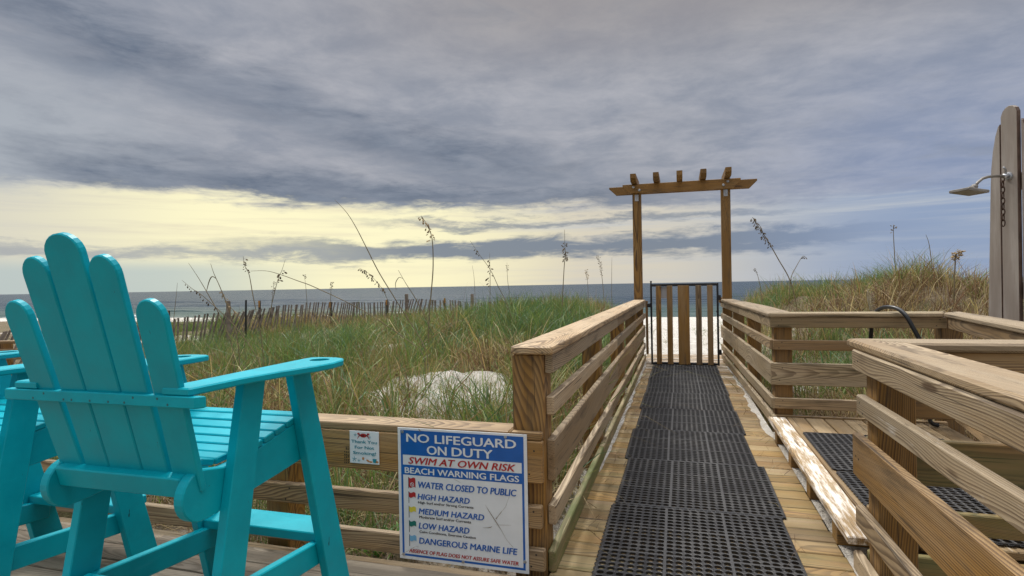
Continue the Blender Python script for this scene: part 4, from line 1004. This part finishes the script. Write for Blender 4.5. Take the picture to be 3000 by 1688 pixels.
# ------------------------------------------------------------------ sea oats: single stalks one can tell apart
def catmull(pts, n=5):
    pts = [Vector(p) for p in pts]; out = []
    for q in range(len(pts) - 1):
        p_ = [pts[max(0, min(len(pts) - 1, q + k))] for k in (-1, 0, 1, 2)]
        for j in range(n):
            t = j / n; out.append(.5 * ((2 * p_[1]) + (p_[2] - p_[0]) * t + (2 * p_[0] - 5 * p_[1] + 4 * p_[2] - p_[3]) * t * t + (3 * p_[1] - p_[0] - 3 * p_[2] + p_[3]) * t ** 3))
    out.append(pts[-1]); return out
def spikelets(path, f0, f1, count, size, droop, m, parent, side=0):
    b = MB(); L = len(path) - 1
    for q in range(count):
        f = f0 + (f1 - f0) * (q + random.random() * .8) / count; i = min(L - 1, int(f * L)); p = path[i].lerp(path[i + 1], f * L - i)
        t = random.uniform(0, 2 * math.pi) if not side else random.choice((0., math.pi)) if side == 2 else (math.pi if side < 0 else 0) + random.gauss(0, .5)
        out = Vector((math.cos(t), math.sin(t) * .8, 0)); s_ = size * random.uniform(.7, 1.25)
        a_ = p + out * s_ * random.uniform(.2, .8) - Vector((0, 0, s_ * droop * random.uniform(.1, .8)))
        dr_ = (out * random.uniform(.2, .9) + Vector((0, 0, -droop + random.uniform(-.4, .6)))).normalized()
        wv = dr_.orthogonal().normalized(); wv2 = dr_.cross(wv)
        V = [a_]; n = 5
        for k in (0.35, .7):
            for j in range(n):
                an = 2 * math.pi * j / n; V.append(a_ + dr_ * (s_ * k) + wv * (math.cos(an) * s_ * .24) + wv2 * (math.sin(an) * s_ * .13))
        V.append(a_ + dr_ * s_)
        F = [(0, 1 + (j + 1) % n, 1 + j) for j in range(n)] + [(1 + j, 1 + (j + 1) % n, 1 + n + (j + 1) % n, 1 + n + j) for j in range(n)] + [(1 + n + j, 1 + n + (j + 1) % n, 1 + 2 * n) for j in range(n)]
        b.add(V, F)
        b.tube([p, a_], .0009, 3)
    return b.build('seed_head', m, parent)
OATS = [
(((-3.73,5.68,2.32),(-3.61,5.72,2.18),(-3.51,5.75,2.01),(-3.39,5.78,1.76),(-3.26,5.82,1.48),(-3.05,5.88,1.11),(-2.78,5.96,.62)), .0055, None, 'tallest bare stalk, leaning left high into the dark cloud'),
(((-3.44,7.33,2.31),(-3.37,7.35,2.19),(-3.30,7.37,1.99),(-3.29,7.37,1.62),(-3.32,7.37,1.29),(-3.35,7.36,.99),(-3.37,7.35,.60)), .008, (0., .34, 26, .042, .9, 'SEED_TAN'), 'upright sea oat whose pale nodding head hangs to the left'),
(((-4.66,5.41,1.53),(-4.5,5.46,1.53),(-4.35,5.5,1.49),(-4.15,5.56,1.41),(-3.96,5.62,1.33),(-3.45,5.77,1.06),(-3.0,5.9,.74),(-2.8,5.95,.55)), .005, None, 'long bare stem bowed over to the left almost flat'),
(((-4.81,7.97,1.63),(-4.67,8.01,1.54),(-4.49,8.06,1.32),(-4.41,8.09,1.15),(-4.34,8.11,.96),(-4.27,8.13,.65)), .004, (0., .42, 40, .040, .8, 'SEED'), 'low sea oat with a dense dark comb of seeds drooping left'),
(((-4.23,8.14,1.59),(-4.12,8.17,1.38),(-3.99,8.21,1.16),(-3.87,8.25,.91),(-3.75,8.28,.6)), .007, None, 'thick cut off stalk with a wisp of torn leaf'),
(((-5.75,5.62,1.66),(-5.63,5.65,1.47),(-5.52,5.68,1.27),(-5.4,5.72,1.02),(-5.25,5.76,.6)), .005, None, 'bare leaning stalk nearest the right of the chair back'),
(((-5.88,6.1,1.67),(-5.84,6.11,1.54),(-5.77,6.13,1.37),(-5.69,6.15,1.16),(-5.64,6.17,.98),(-5.55,6.19,.6)), .006, None, 'leaning stalk with one folded leaf hanging like a hook'),
(((-5.47,6.22,1.76),(-5.45,6.22,1.64),(-5.4,6.24,1.52),(-5.36,6.25,1.27),(-5.31,6.26,1.0),(-5.25,6.28,.6)), .0055, (.05, .33, 11, .038, .6, 'SEED'), 'slim sea oat with few dark seeds near its pointed tip, left of the bowed stem'),
(((-5.93,7.65,1.79),(-5.98,7.63,1.62),(-6.04,7.61,1.48),(-6.11,7.59,1.22),(-6.17,7.57,.95),(-6.23,7.56,.6)), .005, (.18, .42, 12, .050, .5, 'SEED'), 'sea oat leaning right with dark seeds halfway, crossing the bowed stem'),
(((-4.99,4.79,1.43),(-4.89,4.82,1.34),(-4.78,4.85,1.26),(-4.59,4.91,1.07),(-4.41,4.96,.86),(-4.22,5.02,.5)), .004, (.08, .55, 16, .028, 1., 'SEED'), 'thin arched sea oat with sparse beads of seed, low beside the chair'),
(((-6.14,6.54,1.31),(-6.09,6.56,1.19),(-6.01,6.58,1.07),(-5.9,6.61,.94),(-5.84,6.63,.6)), .0035, (0., .8, 34, .034, .9, 'SEED_TAN'), 'short brown sea oat head hanging in front of the surf'),
(((-7.56,7.17,1.45),(-7.59,7.16,1.17),(-7.63,7.15,.85),(-7.65,7.14,.5)), .0045, None, 'short bare stick just right of the chair, against the sea'),
(((-3.49,9.4,2.11),(-3.35,9.44,1.88),(-3.16,9.49,1.6),(-3.03,9.53,1.3),(-2.91,9.57,1.04),(-2.81,9.6,.7)), .006, (.12, .2, 6, .045, .4, 'SEED'), 'stalk leaning steeply left across an upright one, few seeds near its tip'),
(((-3.48,10.44,1.95),(-3.48,10.44,1.67),(-3.48,10.44,1.4),(-3.49,10.44,1.06),(-3.49,10.44,.7)), .006, (.1, .5, 14, .055, .4, 'SEED'), 'upright sea oat with ragged dark leaves, crossed by a leaning stalk'),
(((-3.74,12.45,1.84),(-3.74,12.45,1.65),(-3.73,12.45,1.41),(-3.7,12.46,1.12),(-3.7,12.46,.7)), .005, (.12, .32, 14, .030, -.4, 'SEED'), 'small upright sea oat with a tight dark spike, midway between two larger ones'),
(((-2.0,10.35,2.32),(-2.0,10.36,2.02),(-1.99,10.36,1.83),(-2.01,10.35,1.72),(-2.03,10.34,1.45),(-2.06,10.34,1.01),(-2.07,10.33,.7)), .008, (.12, .44, 46, .045, .3, 'SEED'), 'tall dark sea oat with the fullest ragged head, left of the pergola'),
(((-1.69,12.53,1.95),(-1.65,12.54,1.74),(-1.62,12.55,1.51),(-1.59,12.56,1.14),(-1.57,12.56,.7)), .006, (.02, .45, 38, .034, .2, 'SEED'), 'sea oat with a long narrow head, close to the left pergola post'),
(((-2.1,13.45,1.66),(-2.09,13.45,1.51),(-2.07,13.46,1.33),(-2.05,13.46,.8)), .005, (.0, .42, 26, .034, .4, 'SEED_TAN'), 'short pale tan sea oat between two darker heads by the pergola'),
(((-1.4,12.61,1.89),(-1.41,12.61,1.53),(-1.42,12.61,.8)), .005, None, 'thin straight needle stalk nearest the left pergola post'),
(((-4.5,12.23,1.79),(-4.46,12.24,1.47),(-4.44,12.25,.7)), .005, None, 'thin bare needle stalk right of the nodding sea oat'),
(((1.24,10.78,2.43),(1.36,10.81,2.23),(1.5,10.85,2.0),(1.67,10.91,1.68),(1.85,10.96,1.33),(1.95,10.98,.9)), .0085, (0., .42, 70, .045, .8, 'SEED'), 'large feathery sea oat leaning left, right of the pergola'),
(((2.12,11.04,1.72),(2.07,11.02,1.73),(1.97,10.99,1.57),(1.87,10.96,1.35),(1.83,10.95,.9)), .006, (0., .16, 7, .035, .9, 'SEED'), 'short stalk forking right from beside the large feathery sea oat'),
(((4.14,13.19,2.4),(4.14,13.19,2.13),(4.17,13.2,1.36),(4.17,13.2,1.0)), .008, (.06, .28, 14, .04, -.3, 'SEED'), 'tall straight stalk with a small tip spike on the right dune'),
(((4.76,13.37,2.19),(4.82,13.39,2.0),(4.86,13.4,1.64),(4.88,13.4,1.2)), .008, None, 'bare kinked stalk at the grassy crest of the right dune'),
(((4.24,10.61,1.75),(4.17,10.59,1.65),(4.16,10.59,1.52),(4.14,10.58,1.15),(4.13,10.58,.6)), .009, (.02, .38, 60, .05, .3, 'SEED_TAN'), 'rusty brown tufted seed head next to the shower tower'),
(((1.51,12.94,1.59),(1.58,12.96,1.42),(1.64,12.98,1.07),(1.65,12.98,.5)), .006, (.0, .3, 14, .03, .6, 'SEED'), 'small thin sea oat in front of the sea, just right of the pergola'),
(((-8.13,12.21,1.48),(-8.16,12.2,1.28),(-8.18,12.2,.99),(-8.2,12.19,.4)), .006, (.0, .35, 26, .035, .1, 'SEED'), 'small dark sea oat beyond the sand fence, farther right of three'),
(((-9.49,11.81,1.51),(-9.52,11.81,1.33),(-9.56,11.8,.96),(-9.57,11.79,.4)), .006, (.0, .4, 24, .035, .1, 'SEED'), 'small dark sea oat beyond the sand fence, leftmost of three'),
(((-8.79,12.02,1.67),(-8.76,12.03,1.44),(-8.73,12.04,.94),(-8.72,12.04,.4)), .005, (.0, .18, 12, .035, .1, 'SEED'), 'small dark sea oat beyond the sand fence, middle of three'),
]
for pts, r, hd, lab in OATS:
    base = pts[-1]; gz = float(ground(base[0], base[1])); p_ = [Vector(p) for p in pts] + ([Vector((base[0] + .03, base[1], gz - .05))] if gz < base[2] - .1 else [])
    root = empty('sea_oat', (p_[-1].x, p_[-1].y, gz), lab, 'sea oat', 'sea oats standing above the dune grass')
    path = catmull(p_, 5); n = len(path)
    b = MB(); b.tube(path, [r * (.35 + .65 * min(1, i / (n * .45))) for i in range(n)], 6); b.build('stem', STALK, root)
    if 'like a hook' in lab:
        b = MB(); b.tube(catmull([(-5.81, 6.12, 1.47), (-5.86, 6.10, 1.50), (-5.90, 6.09, 1.44), (-5.94, 6.08, 1.30)]), [.003 + .004 * math.sin(q / 15 * 3.1) for q in range(16)], 5); b.build('leaf', STALK, root)
    if 'torn leaf' in lab:
        b = MB(); b.tube(catmull([(-4.16, 8.16, 1.45), (-4.22, 8.14, 1.47), (-4.27, 8.12, 1.38), (-4.26, 8.12, 1.27)]), [.002 + .004 * math.sin(q / 15 * 3.1) for q in range(16)], 5); b.build('leaf', STALK, root)
    if hd: spikelets(path, hd[0] * .9, hd[1] * .9, hd[2], hd[3], hd[4], {'SEED': SEED, 'SEED_TAN': SEED_TAN}[hd[5]], root)
# white plume and straw stalks on the right dune
pl = empty('plume_grass', (2.6, 9.08, float(ground(2.6, 9.08))), 'pale feathery plume of grass behind the right railing', 'grass plume')
b = MB(); b.tube(catmull([(2.60, 9.08, .3), (2.54, 9.07, .85), (2.50, 9.06, 1.02), (2.50, 9.06, 1.16)]), .007, 6); b.build('stem', STRAW, pl)
b = MB()
for q in range(150):
    f = random.random(); p = Vector((2.54, 9.07, .80)).lerp(Vector((2.50, 9.06, 1.16)), f); e = p + Vector((random.uniform(.0, .10), random.uniform(-.05, .05), random.uniform(-.12, .05)))
    b.tube([p, p.lerp(e, .5) + Vector((0, 0, .02)), e], .0013, 3)
b.build('plume', simple("pale_plume", (.46, .41, .31), .9, var=.2), pl)
for (x, y, z, dx_, lab) in ((1.95, 8.6, 1.22, -.28, 'golden straw stalk leaning left on the right dune'), (2.75, 9.4, 1.10, .05, 'upright golden straw stalk right of the pale plume'), (3.35, 8.7, .98, .22, 'bent golden straw stalk near the hose')):
    gz = float(ground(x, y)); root = empty('straw_stalk', (x, y, gz), lab, 'straw stalk', 'golden straw stalks')
    b = MB(); b.tube(catmull([(x, y, gz - .05), (x + dx_ * .4, y, gz + (z - gz) * .5), (x + dx_, y, z)]), [.008 - .0006 * i for i in range(11)], 6); b.build('stem', STRAW, root)
    b = MB(); b.tube([(x + dx_ * .4, y, gz + (z - gz) * .5), (x + dx_ * .4 + .06, y, gz + (z - gz) * .62), (x + dx_ * .4 + .16, y + .02, gz + (z - gz) * .58)], [.005, .004, .001], 5); b.build('leaf', STRAW, root)

# ------------------------------------------------------------------ dune grass (uncountable): ribbons of three segments
PAL = np.array([(.125, .205, .045), (.165, .225, .050), (.220, .230, .060), (.26, .225, .075), (.40, .30, .12), (.165, .098, .050), (.24, .155, .080), (.095, .180, .075), (.50, .40, .20)])
def blades(base, h, lean, az_, wid, colr, curl):
    n = len(base); T = np.array([0, .4, .75, 1.]); Wd = np.array([1., .85, .55, .0])
    dirx, diry = np.cos(az_), np.sin(az_)
    px = rng.uniform(0, 2 * np.pi, n); sxn, syn = np.cos(px), np.sin(px)
    V = np.zeros((n, 7, 3)); k = 0
    for i, t in enumerate(T):
        out = lean * (t ** 1.6) * h; up = h * (t - curl * t ** 3)
        c = base + np.stack([dirx * out, diry * out, up], -1)
        if i < 3:
            o = np.stack([sxn, syn, np.zeros(n)], -1) * (wid * Wd[i] / 2)[:, None]
            V[:, k] = c - o; V[:, k + 1] = c + o; k += 2
        else: V[:, k] = c
    C = np.repeat(colr[:, None, :], 7, 1)
    return V, C
def grass_object(name, parts, label):
    V = np.concatenate([p[0] for p in parts]); C = np.concatenate([p[1] for p in parts]); n = len(V)
    me = bpy.data.meshes.new(name); me.vertices.add(n * 7); me.vertices.foreach_set('co', V.astype(np.float32).ravel())
    loops = np.array([0, 1, 3, 2, 2, 3, 5, 4, 4, 5, 6]); li = (np.arange(n)[:, None] * 7 + loops[None]).astype(np.int32).ravel()
    me.loops.add(len(li)); me.loops.foreach_set('vertex_index', li)
    st_ = (np.arange(n)[:, None] * 11 + np.array([0, 4, 8])[None]).astype(np.int32).ravel()
    me.polygons.add(n * 3); me.polygons.foreach_set('loop_start', st_)
    me.update(calc_edges=True)
    a_ = me.attributes.new('gc', 'FLOAT_COLOR', 'POINT'); a_.data.foreach_set('color', np.concatenate([C.reshape(-1, 3), np.ones((n * 7, 1))], 1).astype(np.float32).ravel())
    me.materials.append(GRASS); o = bpy.data.objects.new(name, me); col.objects.link(o)
    return tag(o, label, 'grass', kind='stuff')
def scatter(x0, x1, y0, y1, dens, h0, h1, wid, tuft, thatch=.2, gmin=.05, ln=.42, cl=.18, green=0.):
    A = (x1 - x0) * (y1 - y0); nt_ = int(A * dens / tuft)
    tx_, ty_ = rng.uniform(x0, x1, nt_), rng.uniform(y0, y1, nt_)
    vv = veg_deck_shade(tx_, ty_); clump = vnoise(tx_, ty_, .8, 9)
    fine = vnoise(tx_, ty_, .33, 19)
    keep = (rng.uniform(0, 1, nt_) < np.clip(vv * (.10 + .75 * clump + .95 * np.clip(fine - .38, 0, 1) * 1.6), 0, 1)) & (vv > gmin)
    az_w = np.arctan2(tx_, ty_); keep &= (az_w > -1.12) & (az_w < .52)
    fine = fine[keep]; tx_, ty_ = tx_[keep], ty_[keep]; m = nt_ = len(tx_)
    dryp = vnoise(tx_, ty_, 2.3, 4) * .55 + vnoise(tx_, ty_, .7, 5) * .45
    hs_ = (h0 + (h1 - h0) * (vnoise(tx_, ty_, 1.1, 7) * .5 + fine * .7)) * rng.uniform(.75, 1.25, nt_)
    hs_ = hs_[keep] if False else hs_ * (.55 + .45 * np.clip(vv[keep] * 1.5, 0, 1))
    rep = np.repeat(np.arange(m), tuft); N = len(rep)
    r_ = np.abs(rng.normal(0, .075, N)); an = rng.uniform(0, 2 * np.pi, N)
    bx, by = tx_[rep] + r_ * np.cos(an), ty_[rep] + r_ * np.sin(an)
    base = np.stack([bx, by, ground(bx, by) - .02], -1)
    h = hs_[rep] * rng.uniform(.45, 1.25, N); lean = np.clip(rng.normal(ln, .28, N), .03, 1.3); curl = np.clip(rng.normal(cl, .16, N), 0, .75)
    az2 = an + rng.normal(0, .7, N)
    low = rng.uniform(0, 1, N) < thatch
    h = np.where(low, h * .6, h); lean = np.where(low, rng.uniform(.8, 1.7, N), lean); curl = np.where(low, rng.uniform(.4, .9, N), curl)
    dp = np.clip((dryp[rep] - .5) * 1.55 + .49, .1, .95) + np.where(vnoise(tx_, ty_, .55, 61) > .72, .30, 0.)[rep] + rng.normal(0, .13, N) + low * .25 - green
    ci = np.where(dp < .40, rng.choice([0, 1, 7], N), np.where(dp < .56, rng.choice([1, 2, 0, 3], N), np.where(dp < .70, rng.choice([2, 3, 4, 6], N), rng.choice([4, 5, 6, 5, 8], N))))
    colr = PAL[ci] * rng.uniform(.7, 1.3, (N, 1)) * rng.uniform(.92, 1.08, (N, 3))
    return blades(base, h, lean, az2, wid * rng.uniform(.7, 1.3, N), colr, curl)
Gp = [scatter(-9, -.75, 2.75, 8, 1250, .22, .62, .0070, 18, .36), scatter(-6, -.75, 8, 12, 900, .22, .56, .0085, 18, .30), scatter(-13, -6, 8, 12, 680, .18, .42, .0085, 16, .35), scatter(-15, -.6, 12, 21, 460, .24, .50, .0105, 14, .22), scatter(-6, -.75, 3.2, 11, 330, .45, .85, .0125, 10, .25, ln=.62, cl=.34, green=.14),
      scatter(.75, 5.5, 5.5, 9.5, 1250, .24, .58, .0070, 18, .40), scatter(.7, 9, 9.5, 20, 820, .20, .62, .0090, 18, .34), scatter(3.7, 4.9, 11.8, 13.6, 420, .40, .64, .0100, 20, .15, ln=.6, cl=.3), scatter(.8, 6, 6, 13, 170, .45, .8, .0125, 10, .3, ln=.62, cl=.34, green=.05)]
grass_object('dune_grass', Gp, 'green and straw coloured dune grass')
# sparse runners on the sand patch and behind the gate
sp_x = rng.normal(PATCH[0], .85, 300); sp_y = rng.normal(PATCH[1] - .45, .55, 300)
gx = np.concatenate([rng.uniform(-1.1, -.3, 40), rng.uniform(.35, 1.5, 60)]); gy = rng.uniform(12, 24, 100)
bx, by = np.concatenate([sp_x, gx]), np.concatenate([sp_y, gy])
rep = np.repeat(np.arange(len(bx)), 7); N = len(rep); an = rng.uniform(0, 2 * np.pi, N)
x_, y_ = bx[rep] + .03 * np.cos(an), by[rep] + .03 * np.sin(an)
pt = blades(np.stack([x_, y_, ground(x_, y_) - .01], -1), rng.uniform(.06, .26, N), np.clip(rng.normal(.7, .35, N), .1, 1.5), an, rng.uniform(.003, .0055, N), PAL[rng.choice([0, 1, 2, 7, 4, 6], N)] * rng.uniform(.7, 1.2, (N, 1)), rng.uniform(.1, .6, N))
grass_object('sand_runners', [pt], 'sparse green runners on bare sand')
# fallen twigs and straw under and behind the railings
N = 5200
x_ = np.concatenate([rng.uniform(-4.5, -.78, 3600), rng.uniform(.8, 2.6, 1600)]); y_ = np.concatenate([rng.uniform(2.68, 3.9, 3000), rng.uniform(3.9, 9.5, 600), rng.uniform(5.5, 7.2, 1600)])
x_[3000:3600] = rng.uniform(-1.25, -.72, 600)
pt = blades(np.stack([x_, y_, ground(x_, y_) + rng.uniform(.0, .06, N)], -1), rng.uniform(.08, .34, N), rng.uniform(.9, 2.2, N), rng.uniform(0, 2 * np.pi, N), rng.uniform(.003, .006, N), PAL[rng.choice([4, 5, 6, 8, 6, 5], N)] * rng.uniform(.6, 1.2, (N, 1)), rng.uniform(.45, .98, N))
N_ = 900
xw, yw = rng.uniform(-1.75, -.95, N_), rng.uniform(2.75, 3.35, N_)
keep_ = vnoise(xw, yw, .22, 71) > .5; xw, yw = xw[keep_], yw[keep_]; N_ = len(xw)
wd_ = blades(np.stack([xw, yw, ground(xw, yw) + rng.uniform(0, .10, N_)], -1), rng.uniform(.03, .075, N_), rng.uniform(.6, 1.6, N_), rng.uniform(0, 2 * np.pi, N_), rng.uniform(.012, .024, N_), np.array([(.09, .24, .03)]) * rng.uniform(.5, 1.3, (N_, 1)), rng.uniform(.2, .7, N_))
grass_object('low_weeds', [wd_], 'bright green leafy weeds growing behind the low railing')
grass_object('dry_litter', [pt], 'dry twigs and straw lying by the railings')

N = 150
x_ = np.where(rng.uniform(0, 1, N) < .6, rng.uniform(-.53, -.40, N), rng.uniform(.52, .72, N)); y_ = rng.uniform(2.7, 9.3, N)
pt = blades(np.stack([x_, y_, np.full(N, .004)], -1), rng.uniform(.05, .16, N), rng.uniform(1.2, 2.4, N), rng.uniform(0, 2 * np.pi, N), rng.uniform(.003, .005, N), PAL[rng.choice([4, 5, 6, 8], N)] * rng.uniform(.5, 1., (N, 1)), np.full(N, .97))
grass_object('plank_litter', [pt], 'bits of straw fallen on the boardwalk planks')

# ------------------------------------------------------------------ drifted sand on the boardwalk edges
def drift(name, x_edge, sgn, y0, y1, wmin, wmax, h):
    n = int((y1 - y0) / .05); m = 7; V = []; F = []; vg = []
    for i in range(n + 1):
        yy = y0 + (y1 - y0) * i / n
        w_ = wmin + (wmax - wmin) * (float(vnoise(yy, 2., .45, 12)) * .6 + float(vnoise(yy, 5., .13, 13)) * .4); w_ *= min(1, i / 4, (n - i) / 4) + .02
        for j in range(m):
            f = j / (m - 1); V.append((x_edge + sgn * w_ * f, yy, .003 + h * (1 - f) ** 1.4 * (.4 + .9 * float(vnoise(yy, 9., .3, 14))) - .006 * (f > .99) + .004 * (float(vnoise(yy * 3, f * 3, .2, 15)) - .5)))
    for i in range(n):
        for j in range(m - 1):
            q = (i * m + j, i * m + j + 1, (i + 1) * m + j + 1, (i + 1) * m + j); F.append(q if sgn > 0 else q[::-1])
    b = MB(); b.add(V, F, smooth=True); tag(b.build(name, SAND), 'white sand drifted along the boardwalk edge', 'sand', kind='stuff')
drift('sand_drift', -.558, 1, 4.0, 9.9, .0, .055, .012)
drift('sand_drift', .745, -1, 5.15, 9.9, .0, .10, .020)
b = MB(); b.add([(.737, 2.6, -.004), (2.0, 2.6, -.004), (2.0, 5.4, .004), (.737, 5.4, .004)], [(0, 1, 2, 3)]); tag(b.build('sand_under_platform', SAND), 'white sand under the shower platform', 'sand', kind='structure')
